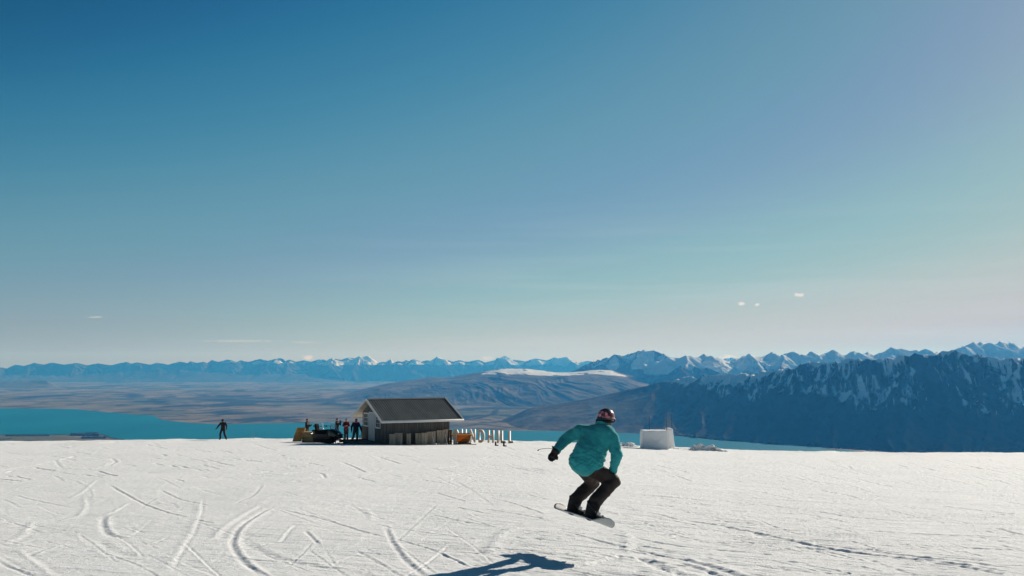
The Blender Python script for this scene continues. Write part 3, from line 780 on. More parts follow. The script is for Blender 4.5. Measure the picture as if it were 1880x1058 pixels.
# dark wood on the near shore
bm = bmesh.new()
def wood(px0, px1, py0, py1, n, h):
    for _ in range(n):
        px = random.uniform(px0, px1); py = random.uniform(py0, py1)
        x, y = map(float, wp(px, py)); r = random.uniform(9, 20); hh = h * random.uniform(.6, 1.2)
        M = Matrix.Translation((x, y, LZ - 6 + hh * .45)) @ Matrix.Diagonal((r, r, hh * .6, 1))
        g = bmesh.ops.create_icosphere(bm, subdivisions=1, radius=1, matrix=M)
        for v in g['verts']: v.co += Vector((random.uniform(-3, 3), random.uniform(-3, 3), random.uniform(-3, 3)))
wood(131, 182, 798.0, 799.5, 420, 26); wood(152, 195, 803.2, 804.6, 260, 24); wood(12, 90, 799.2, 800.2, 170, 14)
wood(158, 180, 797.6, 798.6, 160, 34)
tag(obj('distant_wood', bm, mat('dark_pine', (0.035, 0.05, 0.035), .9, noise=((0.07, 0.075, 0.045), (.02, .02, .02), .4, .6))), 'dark strip of pines on the near lake shore at far left', 'wood', kind='stuff')

#==OBJECTS==
# ================================================================== OBJECT MATERIALS
M = {}
M['fleece'] = mat('teal_fleece', (0.022, 0.235, 0.265), .95, noise=((0.03, 0.30, 0.33), (14, 14, 14), .35, .65), bump=((60, 60, 60), .35, .004), spec=.1)
M['fleece'].node_tree.nodes['Principled BSDF'].inputs['Sheen Weight'].default_value = .35
M['fleece'].node_tree.nodes['Principled BSDF'].inputs['Sheen Tint'].default_value = (.4, .9, .85, 1)
M['fleece_light'] = mat('pale_teal_fleece', (0.05, 0.36, 0.33), .95, spec=.1)
M['trousers_brown'] = mat('dark_brown_shell', (0.030, 0.021, 0.019), .75, noise=((0.05, 0.036, 0.032), (9, 9, 9), .4, .65), bump=((30, 30, 30), .4, .006), spec=.25)
M['black'] = mat('black_fabric', (0.013, 0.013, 0.015), .8, noise=((0.028, 0.026, 0.028), (12, 12, 12), .4, .6), spec=.2)
M['glove'] = mat('dark_glove_leather', (0.02, 0.016, 0.016), .6, bump=((50, 50, 50), .3, .003), spec=.3)
M['skin'] = mat('skin', (0.50, 0.27, 0.19), .6, spec=.3)
M['eye'] = mat('eye', (0.02, 0.015, 0.012), .2, spec=.5)
M['hair'] = mat('brown_hair', (0.03, 0.018, 0.012), .7)
M['metal_grey'] = mat('brushed_buckle', (0.42, 0.43, 0.44), .35, metal=.6)
M['white_plastic'] = mat('white_plastic', (0.55, 0.57, 0.58), .45)
M['base_grey'] = mat('board_base', (0.20, 0.235, 0.25), .32, noise=((0.30, 0.33, 0.34), (1.5, 5, 3), .35, .65), spec=.5)
M['deck_black'] = mat('board_topsheet', (0.03, 0.032, 0.035), .4, spec=.5)
M['navy'] = mat('navy_jacket', (0.012, 0.016, 0.035), .7)
M['red_jacket'] = mat('red_jacket', (0.13, 0.010, 0.013), .7, noise=((0.05, 0.008, 0.012), (3, 3, 3), .45, .6))
M['grey_trousers'] = mat('grey_brown_trousers', (0.085, 0.075, 0.07), .85)
M['dark_jacket'] = mat('charcoal_jacket', (0.010, 0.010, 0.012), .8)
M['tan_trousers'] = mat('tan_trousers', (0.13, 0.09, 0.055), .85)
M['pink'] = mat('pink_balaclava', (0.62, 0.10, 0.20), .8, noise=((0.16, 0.02, 0.06), (30, 30, 30), .45, .6))
M['pale_coat'] = mat('pale_grey_coat', (0.42, 0.41, 0.38), .85)
M['navy_trousers'] = mat('dark_blue_trousers', (0.012, 0.03, 0.045), .85)
M['weather_wall'] = mat('weathered_grey_boards', (0.095, 0.098, 0.096), .85, noise=((0.15, 0.15, 0.145), (7, 7, .7), .4, .62), bump=((30, 30, 3), .3, .004), spec=.15)
M['white_paint'] = mat('white_paint', (0.70, 0.71, 0.70), .55, noise=((0.60, 0.61, 0.60), (3, 3, 3), .5, .75))
M['soffit'] = mat('pale_ply_soffit', (0.62, 0.58, 0.50), .8, noise=((0.52, 0.47, 0.40), (2, 5, 2), .4, .6))
M['roof_iron'] = mat('dark_roofing_iron', (0.022, 0.045, 0.053), .7, noise=((0.040, 0.068, 0.077), (1.5, .6, 1), .4, .6), spec=.35)
M['ridge_iron'] = mat('grey_ridge_flashing', (0.15, 0.165, 0.17), .6, spec=.3)
M['door_grey'] = mat('pale_grey_door', (0.46, 0.50, 0.52), .55)
M['glass'] = mat('window_glass', (0.02, 0.025, 0.03), .08, spec=.6)
M['old_wood'] = mat('grey_timber', (0.36, 0.285, 0.21), .9, noise=((0.50, 0.42, 0.33), (9, 9, 1.2), .38, .64), bump=((40, 40, 4), .4, .004), spec=.1)
M['old_wood_dark'] = mat('dark_grey_timber', (0.10, 0.095, 0.09), .9, noise=((0.16, 0.15, 0.14), (1.2, 9, 9), .4, .6), spec=.1)
M['brown_wood'] = mat('brown_stained_timber', (0.17, 0.075, 0.03), .85, noise=((0.10, 0.045, 0.02), (9, 9, 1.5), .4, .6))
M['orange_wood'] = mat('orange_stained_ply', (0.50, 0.21, 0.05), .75, noise=((0.40, 0.155, 0.035), (1.2, 1.2, 8), .4, .62))
M['orange_light'] = mat('pale_orange_timber_edge', (0.70, 0.40, 0.17), .8)
M['plywood'] = mat('raw_plywood', (0.76, 0.49, 0.21), .8, noise=((0.62, 0.38, 0.15), (1.0, 2, 5), .38, .62))
M['plywood_dark'] = mat('brown_shaded_plywood', (0.42, 0.27, 0.13), .85, noise=((0.28, 0.185, 0.09), (2, 2, 5), .4, .62))  # brown ply for side sheet and box, shade put into its colour
M['letter_face'] = mat('tan_letter_ply', (0.62, 0.41, 0.29), .8, noise=((0.52, 0.33, 0.22), (3, 3, 3), .4, .6))
M['letter_side'] = mat('white_letter_edge', (0.80, 0.79, 0.76), .6)
M['gloss_black'] = mat('gloss_black_bodywork', (0.010, 0.011, 0.012), .38, spec=.4, coat=.1)
M['sat_black'] = mat('satin_black', (0.014, 0.014, 0.014), .55, spec=.4)
M['rubber'] = mat('track_rubber', (0.016, 0.016, 0.016), .85, bump=((20, 20, 20), .5, .01))
M['seat_vinyl'] = mat('black_seat_vinyl', (0.006, 0.006, 0.007), .8, spec=.1)
M['dull_green'] = mat('dark_green_panel', (0.012, 0.028, 0.016), .4, spec=.5)
M['lens'] = mat('headlight_lens', (0.55, 0.55, 0.52), .1, spec=.7)
M['chrome'] = mat('bare_metal', (0.6, 0.6, 0.6), .25, metal=1.0)
ws = bpy.data.materials.new('clear_windscreen'); ws.use_nodes = True
n, l = ws.node_tree.nodes, ws.node_tree.links
p_ = n['Principled BSDF']; p_.inputs['Base Color'].default_value = (.75, .8, .82, 1); p_.inputs['Roughness'].default_value = .08; p_.inputs['Alpha'].default_value = .28
M['screen'] = ws
M['cane'] = mat('dark_bamboo_pole', (0.02, 0.022, 0.022), .7)
bsnow = bpy.data.materials.new('packed_snow'); bsnow.use_nodes = True
snow_nodes(bsnow, .02); M['snow'] = bsnow

# ================================================================== BODY MAKER
def ico(bm, c, rad, rot=None, sub=2):
    r = rad if isinstance(rad, (tuple, list)) else (rad,) * 3
    Mx = Matrix.Translation(Vector(c)) @ (rot.to_4x4() if rot is not None else Matrix()) @ Matrix.Diagonal((*r, 1))
    bmesh.ops.create_icosphere(bm, subdivisions=sub, radius=1, matrix=Mx)
def capsule(bm, a, b, ra, rb, sq=1.0, sqdir=None):
    """tapering limb, optionally flattened by sq along sqdir"""
    a, b = Vector(a), Vector(b); d = (b - a); L = d.length
    if L < 1e-6: ico(bm, a, ra); return
    d.normalize()
    u = Vector(sqdir) if sqdir is not None else (Vector((0, 1, 0)) if abs(d.y) < .9 else Vector((1, 0, 0)))
    u = (u - d * u.dot(d)).normalized(); w = d.cross(u)
    seg = 14; rings = []
    st = [(-math.cos(t) * ra, math.sin(t) * ra) for t in np.linspace(.25, math.pi / 2, 4)] + [(L * q, ra + (rb - ra) * q) for q in (.25, .5, .75)] + [(L + math.sin(t) * rb, math.cos(t) * rb) for t in np.linspace(0, math.pi / 2 - .25, 4)]
    for s, r in st:
        rings.append([bm.verts.new(a + d * s + r * (math.cos(2 * math.pi * k / seg) * w + math.sin(2 * math.pi * k / seg) * sq * u)) for k in range(seg)])
    for i in range(len(rings) - 1):
        for k in range(seg): bm.faces.new((rings[i][k], rings[i][(k + 1) % seg], rings[i + 1][(k + 1) % seg], rings[i + 1][k]))
    bm.faces.new(rings[0][::-1]); bm.faces.new(rings[-1])
def fuse(name, build, m, parent=None, voxel=.012, smooth=6, disp=None):
    """overlapping limbs melted into one continuous skin"""
    bm = bmesh.new(); build(bm)
    bmesh.ops.recalc_face_normals(bm, faces=bm.faces)
    me = bpy.data.meshes.new('t'); bm.to_mesh(me); bm.free()
    o = bpy.data.objects.new('t', me); col.objects.link(o)
    r = o.modifiers.new('r', 'REMESH'); r.mode = 'VOXEL'; r.voxel_size = voxel; r.use_smooth_shade = True
    if smooth:
        s = o.modifiers.new('s', 'SMOOTH'); s.factor = .5; s.iterations = smooth
    dg = bpy.context.evaluated_depsgraph_get(); dg.update()
    nm = bpy.data.meshes.new_from_object(o.evaluated_get(dg)); nm.name = name
    bpy.data.objects.remove(o)
    if disp:
        nv = len(nm.vertices); co = np.zeros(nv * 3, np.float32); nm.vertices.foreach_get('co', co); co = co.reshape(-1, 3)
        no = np.zeros(nv * 3, np.float32); nm.vertices.foreach_get('normal', no); no = no.reshape(-1, 3)
        co = co + no * disp(co)[:, None]; nm.vertices.foreach_set('co', co.astype(np.float32).ravel()); nm.update()
    nm.materials.clear()
    return link_mesh(name, nm, m, parent, True)
def add_hand(bm, wrist, tip_dir, thumb_dir, s=1.0, curl=.35, fat=1.0):
    """palm, four fingers of unequal length bent at the knuckles, thumb off the side of the palm"""
    w = Vector(wrist); d = Vector(tip_dir).normalized(); t = Vector(thumb_dir); t = (t - d * t.dot(d)).normalized(); nrm = d.cross(t).normalized()
    pc = w + d * .085 * s
    capsule(bm, w, w + d * .03 * s, .026 * s * fat, .030 * s * fat)
    capsule(bm, w + d * .02 * s, w + d * .085 * s, .030 * s * fat, .040 * s * fat, .5, nrm)
    for i, (off, L) in enumerate(((.030, .070), (.010, .080), (-.011, .074), (-.031, .058))):
        a = pc + t * off * s; b = a + (d * math.cos(curl) + nrm * math.sin(curl)) * L * .55 * s
        c = b + (d * math.cos(curl * 2.4) + nrm * math.sin(curl * 2.4)) * L * .45 * s
        capsule(bm, a, b, .0098 * s * fat, .0092 * s * fat); capsule(bm, b, c, .0092 * s * fat, .008 * s * fat)
    a = w + d * .035 * s + t * .024 * s; b = a + (t * .8 + d * .6 + nrm * .2).normalized() * .045 * s; c = b + (t * .35 + d * .9 + nrm * .3).normalized() * .03 * s
    capsule(bm, a, b, .0125 * s * fat, .0105 * s * fat); capsule(bm, b, c, .0105 * s * fat, .009 * s * fat)
def add_head(bm, c, F, U, s=1.0):
    """skull, jaw, nose, ears; F is where the face looks, U is up"""
    F = Vector(F).normalized(); U = Vector(U); U = (U - F * U.dot(F)).normalized(); S = F.cross(U)
    Rm = Matrix((S, F, U)).transposed(); c = Vector(c)
    ico(bm, c + U * .02 * s, (.074 * s, .092 * s, .088 * s), Rm, 3)
    ico(bm, c + F * .025 * s - U * .055 * s, (.055 * s, .062 * s, .055 * s), Rm, 2)
    capsule(bm, c + F * .088 * s + U * .005 * s, c + F * .108 * s - U * .03 * s, .010 * s, .014 * s)
    for q in (-1, 1):
        ico(bm, c + S * q * .076 * s - U * .01 * s - F * .005 * s, (.010 * s, .018 * s, .030 * s), Rm, 2)
    capsule(bm, c + F * .082 * s - U * .062 * s - S * .02 * s, c + F * .082 * s - U * .062 * s + S * .02 * s, .008 * s, .008 * s)
    capsule(bm, c + F * .078 * s + U * .022 * s - S * .03 * s, c + F * .078 * s + U * .022 * s + S * .03 * s, .012 * s, .012 * s)
def eyes(parent, c, F, U, s=1.0):
    F = Vector(F).normalized(); U = Vector(U); U = (U - F * U.dot(F)).normalized(); S = F.cross(U); c = Vector(c)
    for q in (-1, 1):
        bm = bmesh.new(); ico(bm, c + F * .080 * s + S * q * .031 * s + U * .002 * s, .012 * s, None, 2); obj('eye', bm, M['eye'], parent, True)

# ================================================================== SNOWBOARDER
ROOT = Vector((W(1072, 950, 13.0).x, 13.0, gz(W(1072, 950, 13.0).x, 13.0)))
def L_(px, py, d): return W(px, py, d) - ROOT
BETA = R(22)
Fv = Vector((.925, .38, 0)).normalized(); Av = Vector((Fv.y, -Fv.x, 0))      # facing, and along the board to the near tip
Zv = Vector((0, 0, 1))
Fb = Fv * math.cos(BETA) - Zv * math.sin(BETA); Nb = Fv * math.sin(BETA) + Zv * math.cos(BETA)
BC = L_(1069, 950.5, 13.0)
sb = thing('person', 'snowboarder in teal fleece and patterned helmet crouching in mid-air over a board', 'person', ROOT)
pel = L_(1080, 858, 13.02); che = L_(1094, 812, 13.08); nek = L_(1106, 781, 13.12); hed = L_(1112, 769, 13.16)
shL = L_(1064, 791, 13.16); shR = L_(1124, 803, 12.98)
elL = L_(1036, 809, 13.22); wrL = L_(1020, 829, 13.05)
elR = L_(1132, 836, 12.93); wrR = L_(1125, 866, 13.08)
hiL = L_(1074, 862, 13.12); hiR = L_(1090, 862, 13.02)
knL = L_(1089, 886, 13.42); knR = L_(1126, 883, 13.05)
ftL = BC - Av * .25 + Nb * .06; ftR = BC + Av * .27 + Nb * .06
anL = ftL + Nb * .09 - Fb * .05; anR = ftR + Nb * .09 - Fb * .05
anL = anL * .75 + L_(1055, 929, 13.2) * .25; anR = anR * .75 + L_(1090, 931, 12.82) * .25
HF = Vector((.88, .42, -.14)); HU = Vector((.12, .05, 1))
def b_(bm):
    capsule(bm, pel, che, .12, .13, .8, Fv); capsule(bm, che, nek - Vector((0, 0, .05)), .12, .06)
    capsule(bm, nek - Vector((0, 0, .05)), hed, .055, .055)
    add_head(bm, hed, HF, HU)
    for sh, el, wr in ((shL, elL, wrL), (shR, elR, wrR)):
        capsule(bm, che + (sh - che) * .6, sh, .07, .055); capsule(bm, sh, el, .05, .042); capsule(bm, el, wr, .040, .028)
    for hi, kn, an in ((hiL, knL, anL), (hiR, knR, anR)):
        capsule(bm, pel, hi, .10, .085); capsule(bm, hi, kn, .08, .055); capsule(bm, kn, an, .052, .038)
    add_hand(bm, wrL, L_(1011, 844, 13.0) - wrL, Vector((.75, -.2, -.45)), 1.0, .30, .72)
    add_hand(bm, wrR, L_(1128, 877, 13.12) - wrR, Vector((-.3, .8, 0)), .98, .35, .72)
    for ft, an in ((ftL, anL), (ftR, anR)): capsule(bm, an, ft + Fb * .07, .036, .03)
body = fuse('body', b_, M['skin'], sb, .009, 3)
eyes(body, hed, HF, HU)
def folds(co):
    x, z, y = co[:, 0], co[:, 2], co[:, 1]
    # long slack folds from the right armpit down to the left hem, and small rucks
    u = x * .50 + z * .86; v = -x * .86 + z * .5
    f = .016 * (np.abs(pn(v * 2.2 + 3, u * 11 + 1, 5)) - .25) + .010 * (np.abs(pn(v * 5, u * 22, 8)) - .25) + .003 * pn(x * 18, z * 18, 9)
    low = 1 - sstep(1.15, 1.45, z)
    # creases that gather under the right arm
    ax, az_ = L_(1112, 826, 12.9).x, L_(1112, 826, 12.9).z
    an = np.arctan2(z - az_, x - ax); rd = np.hypot(x - ax, z - az_)
    hemz = sstep(.02, .16, (co - np.array(L_(1080, 872, 13.0)))[:, 2]); f = f * hemz
    f = f - .009 * hemz * sstep(.06, -.08, z - az_) * np.exp(-((np.abs(pn(an * 3.6, rd * .8, 12))) / .10) ** 2) * sstep(.05, .14, rd) * (1 - sstep(.42, .62, rd)) * (x < ax)
    return f * (.55 + .9 * low)
def j_(bm):
    capsule(bm, L_(1075, 847, 13.02), L_(1083, 828, 13.03), .200, .208, .78, (0, 1, 0))
    capsule(bm, L_(1067, 846, 13.0), L_(1078, 836, 13.0), .170, .205, .85, (0, 1, 0))
    capsule(bm, L_(1076, 848, 12.98), L_(1091, 844, 12.97), .185, .150, .9, (0, 1, 0))
    capsule(bm, L_(1086, 828, 13.03), L_(1094, 806, 13.07), .212, .185, .75, (0, 1, 0))
    capsule(bm, L_(1080, 800, 13.12), L_(1110, 806, 13.03), .145, .14, .85, (0, 1, 0))
    capsule(bm, L_(1072, 794, 13.15), L_(1112, 797, 13.03), .10, .13)
    capsule(bm, L_(1096, 798, 13.1), L_(1107, 784, 13.12), .13, .082)
    capsule(bm, L_(1104, 789, 13.11), L_(1109, 778, 13.14), .10, .083)
    ico(bm, shL + Vector((.01, 0, -.015)), .105); capsule(bm, shL + Vector((.07, 0, -.02)), L_(1050, 799, 13.2), .098, .083); capsule(bm, L_(1050, 799, 13.2), elL, .085, .078); capsule(bm, elL, wrL + (elL - wrL) * .08, .078, .055)
    capsule(bm, shR + Vector((-.07, .02, 0)), shR + Vector((0, 0, -.03)), .105, .085); capsule(bm, shR, elR, .088, .076); capsule(bm, elR, L_(1126, 862, 13.05), .078, .052)
jk = fuse('jacket', j_, M['fleece'], sb, .011, 8, folds)
# collar and cuffs
bm = bmesh.new(); cd = (hed - nek).normalized()
tube(bm, [nek - cd * .02, nek + cd * .035, nek + cd * .062], [.096, .090, .086], 20); obj('collar', bm, M['fleece'], jk, True)
for wr, el, rr_ in ((wrL, elL, .060), (wrR, elR, .057)):
    dd_ = (wr - el).normalized(); bm = bmesh.new(); tube(bm, [wr - dd_ * .055, wr - dd_ * .045, wr - dd_ * .008, wr], [rr_ * .9, rr_, rr_, rr_ * .88], 16); obj('cuff', bm, M['fleece'], jk, True)
def tr_(bm):
    capsule(bm, L_(1084, 857, 13.06), hiR + Vector((0, 0, -.01)), .13, .118); capsule(bm, L_(1078, 857, 13.08), hiL, .135, .115)
    capsule(bm, hiR, knR, .115, .092); capsule(bm, hiL, knL, .112, .09)
    for kn, an in ((knR, anR), (knL, anL)):
        mid_ = kn.lerp(an, .45) - Fv * .02
        capsule(bm, kn, mid_, .092, .092); capsule(bm, mid_, an + Nb * .065, .092, .086)
    capsule(bm, knR + Fv * .02, knR + Fv * .035 - Zv * .02, .075, .07)
def tf(co):
    x, y, z = co[:, 0], co[:, 1], co[:, 2]
    return .007 * pn(x * 7 + z * 5, z * 13 - x * 4, 3) + .004 * pn(x * 16 + y * 9, z * 24, 6)
fuse('trousers', tr_, M['trousers_brown'], sb, .011, 6, tf)
# gloves
def gl(bm):
    ico(bm, wrL + (L_(1011, 844, 13.0) - wrL).normalized() * .085, .046)
    add_hand(bm, wrL + (wrL - elL).normalized() * .0, L_(1011, 844, 13.0) - wrL, Vector((.75, -.2, -.45)), 1.02, .30, 1.45)
g1 = fuse('glove', gl, M['glove'], sb, .007, 2)
def gr(bm): add_hand(bm, wrR, L_(1128, 877, 13.12) - wrR, Vector((-.3, .8, 0)), 1.0, .35, 1.4)
fuse('glove', gr, M['glove'], sb, .007, 2)
bm = bmesh.new(); dL = (wrL - elL).normalized()
tube(bm, [wrL - dL * .02, wrL + dL * .0, wrL + dL * .045], [.05, .055, .047], 14); obj('cuff', bm, M['glove'], g1, True)
bm = bmesh.new()
tube(bm, [L_(1018, 822, 13.05), L_(1014, 820.5, 13.03)], .012, 8); obj('toggle', bm, M['glove'], g1, True)
bm = bmesh.new()
tube(bm, [L_(x, y, 13.0) for x, y in ((1014, 824), (1007, 823.2), (998, 823.8), (991, 825.2), (988, 826.6))], .0035, 6); tube(bm, [L_(989.2, 826.2, 13), L_(986.8, 827.4, 13)], .008, 6)
obj('leash', bm, M['black'], g1, True)
# helmet
HFn = HF.normalized(); HUn = (HU - HFn * HU.dot(HFn)).normalized(); HS = HFn.cross(HUn)
HR = Matrix((HS, HFn, HUn)).transposed()
hc = hed + HUn * .012
hm = bpy.data.materials.new('patterned_helmet_shell'); hm.use_nodes = True
n, l = hm.node_tree.nodes, hm.node_tree.links
p_ = n['Principled BSDF']; p_.inputs['Roughness'].default_value = .28; p_.inputs['Coat Weight'].default_value = .35; p_.inputs['Specular IOR Level'].default_value = .5
t_n = n.new('ShaderNodeTexCoord'); mp_ = n.new('ShaderNodeMapping'); mp_.inputs['Scale'].default_value = (1, 1, 1)
vo = n.new('ShaderNodeTexVoronoi'); vo.inputs['Scale'].default_value = 42
r1_ = n.new('ShaderNodeValToRGB'); r1_.color_ramp.interpolation = 'CONSTANT'
e = r1_.color_ramp.elements; e[0].color = (.50, .12, .15, 1); e[1].position = .35; e[1].color = (.05, .02, .025, 1)
for q, c_ in ((.55, (.62, .30, .30, 1)), (.75, (.10, .03, .04, 1))): k_ = e.new(q); k_.color = c_
att = n.new('ShaderNodeAttribute'); att.attribute_name = 'band'; mi = n.new('ShaderNodeMix'); mi.data_type = 'RGBA'; mi.inputs['A'].default_value = (.035, .030, .034, 1)
l.new(t_n.outputs['Object'], vo.inputs['Vector']); sepc = n.new('ShaderNodeSeparateColor'); l.new(vo.outputs['Color'], sepc.inputs[0]); l.new(sepc.outputs[0], r1_.inputs[0]); l.new(r1_.outputs[0], mi.inputs['B']); l.new(att.outputs['Fac'], mi.inputs['Factor']); l.new(mi.outputs['Result'], p_.inputs['Base Color'])
def he_(bm):
    ico(bm, hc + HUn * .012, (.103, .121, .115), HR, 4)
    ico(bm, hc - HUn * .035 - HFn * .03, (.099, .098, .095), HR, 3)
    for q in (-1, 1): ico(bm, hc + HS * q * .078 - HUn * .068 - HFn * .0, (.030, .055, .070), HR, 3)
he = fuse('helmet', he_, hm, sb, .007, 3)
me = he.data; co = np.array([v.co for v in me.vertices]) - np.array(hc)
uu = co @ np.array(HUn); at = me.attributes.new('band', 'FLOAT', 'POINT'); at.data.foreach_set('value', (sstep(-.005, .008, uu) * (1 - sstep(.075, .09, uu))).astype(np.float32))
# strap round the helmet
bm = bmesh.new(); rr = []
for k in range(29):
    a = 2 * math.pi * k / 28; ca_, sa_ = math.cos(a), math.sin(a)
    rr.append(hc - HUn * (.042 - .012 * sa_) + HS * ca_ * .1065 + HFn * (sa_ * .117 - .008))
for k in range(28):
    a, b = rr[k], rr[k + 1]; ca_ = (a - hc).normalized()
    vs = [bm.verts.new(q) for q in (a - HUn * .019, b - HUn * .019, b + HUn * .019, a + HUn * .019)]
    bm.faces.new(vs)
bmesh.ops.remove_doubles(bm, verts=bm.verts, dist=1e-4)
bmesh.ops.solidify(bm, geom=bm.faces[:], thickness=-.006)
obj('goggle_strap', bm, M['black'], he, True)
bm = bmesh.new()
gc = hc + HFn * .118 - HUn * .018
ico(bm, gc - HFn * .018, (.072, .022, .038), HR, 3); obj('goggles', bm, M['gloss_black'], he, True)
# boots
for ft, an in ((ftL, anL), (ftR, anR)):
    def bt(bm):
        capsule(bm, an + Nb * .04, ft - Fb * .045 + Nb * .0, .090, .076); capsule(bm, ft - Fb * .055 - Nb * .005, ft + Fb * .15 - Nb * .006, .064, .054, .85, Nb)
        capsule(bm, ft - Fb * .075 + Nb * .02, an + Nb * .055 - Fb * .02, .05, .065)
    bo = fuse('boot', bt, M['black'], sb, .008, 3)
    bm = bmesh.new()
    tube(bm, [ft + Fb * .02 + Nb * .075 + Av * .05, ft + Fb * .035 + Nb * .085, ft + Fb * .02 + Nb * .075 - Av * .05], .012, 6)
    obj('lace_guard', bm, M['white_plastic'], bo, True)
# the board
bd = thing('snowboard', 'grey based snowboard strapped under the boots of the teal clad rider', 'snowboard', ROOT)
nl, nw = 60, 10
bm = bmesh.new(); top = []; bot = []
for i in range(nl + 1):
    u = -1 + 2 * i / nl; s_ = u * .70
    au = abs(u)
    hw = (.125 + .022 * min(au / .78, 1) ** 2) * (1 if au < .78 else math.sqrt(max(0, 1 - ((au - .78) / .222) ** 2.4)))
    lift = .010 * (1 - min(au / .72, 1) ** 2) + (0 if au < .76 else .085 * ((au - .76) / .24) ** 1.7)
    tr_row, br_row = [], []
    for j in range(nw + 1):
        w_ = -1 + 2 * j / nw
        c_ = BC + Av * s_ + Fb * w_ * hw + Nb * lift
        tr_row.append(bm.verts.new(c_ + Nb * .006)); br_row.append(bm.verts.new(c_ - Nb * .006))
    top.append(tr_row); bot.append(br_row)
for i in range(nl):
    for j in range(nw):
        f1 = bm.faces.new((top[i][j], top[i + 1][j], top[i + 1][j + 1], top[i][j + 1])); f1.material_index = 0
        f2 = bm.faces.new((bot[i][j], bot[i][j + 1], bot[i + 1][j + 1], bot[i + 1][j])); f2.material_index = 1
    bm.faces.new((top[i][0], bot[i][0], bot[i + 1][0], top[i + 1][0])).material_index = 1
    bm.faces.new((top[i][nw], top[i + 1][nw], bot[i + 1][nw], bot[i][nw])).material_index = 1
for i in (0, nl):
    for j in range(nw): bm.faces.new((top[i][j], top[i][j + 1], bot[i][j + 1], bot[i][j])).material_index = 1
obj('deck', bm, [M['deck_black'], M['base_grey']], bd, True)
for q in (-.25, .27):
    c0 = BC + Av * q + Nb * .016; Rb = Matrix((Fb, Av, Nb)).transposed()
    bm = bmesh.new(); box(bm, c0 + Nb * .004, (.24, .13, .016), Rb, .004)
    bi = obj('binding', bm, M['sat_black'], bd)
    bm = bmesh.new()
    pts = [c0 + Av * .085 + Nb * .02 + Fb * .02, c0 + Av * .088 + Nb * .10 - Fb * .05, c0 + Nb * .19 - Fb * .135, c0 - Av * .088 + Nb * .10 - Fb * .05, c0 - Av * .085 + Nb * .02 + Fb * .02]
    tube(bm, pts, [.012, .013, .018, .013, .012], 8); obj('highback', bm, M['sat_black'], bi, True)
    for f_, h_ in ((.0, .125), (.10, .085)):
        bm = bmesh.new()
        tube(bm, [c0 + Av * .088 + Nb * .03 + Fb * f_, c0 + Av * .06 + Nb * h_ * .8 + Fb * (f_ + .02), c0 + Nb * h_ + Fb * (f_ + .03), c0 - Av * .06 + Nb * h_ * .8 + Fb * (f_ + .02), c0 - Av * .088 + Nb * .03 + Fb * f_], .014, 6)
        obj('strap', bm, M['sat_black'], bi, True)
        bm = bmesh.new(); box(bm, c0 + Av * .078 + Nb * h_ * .72 + Fb * (f_ + .015), (.055, .026, .045), Rb, .006); obj('buckle', bm, M['metal_grey'], bi)
bm = bmesh.new()

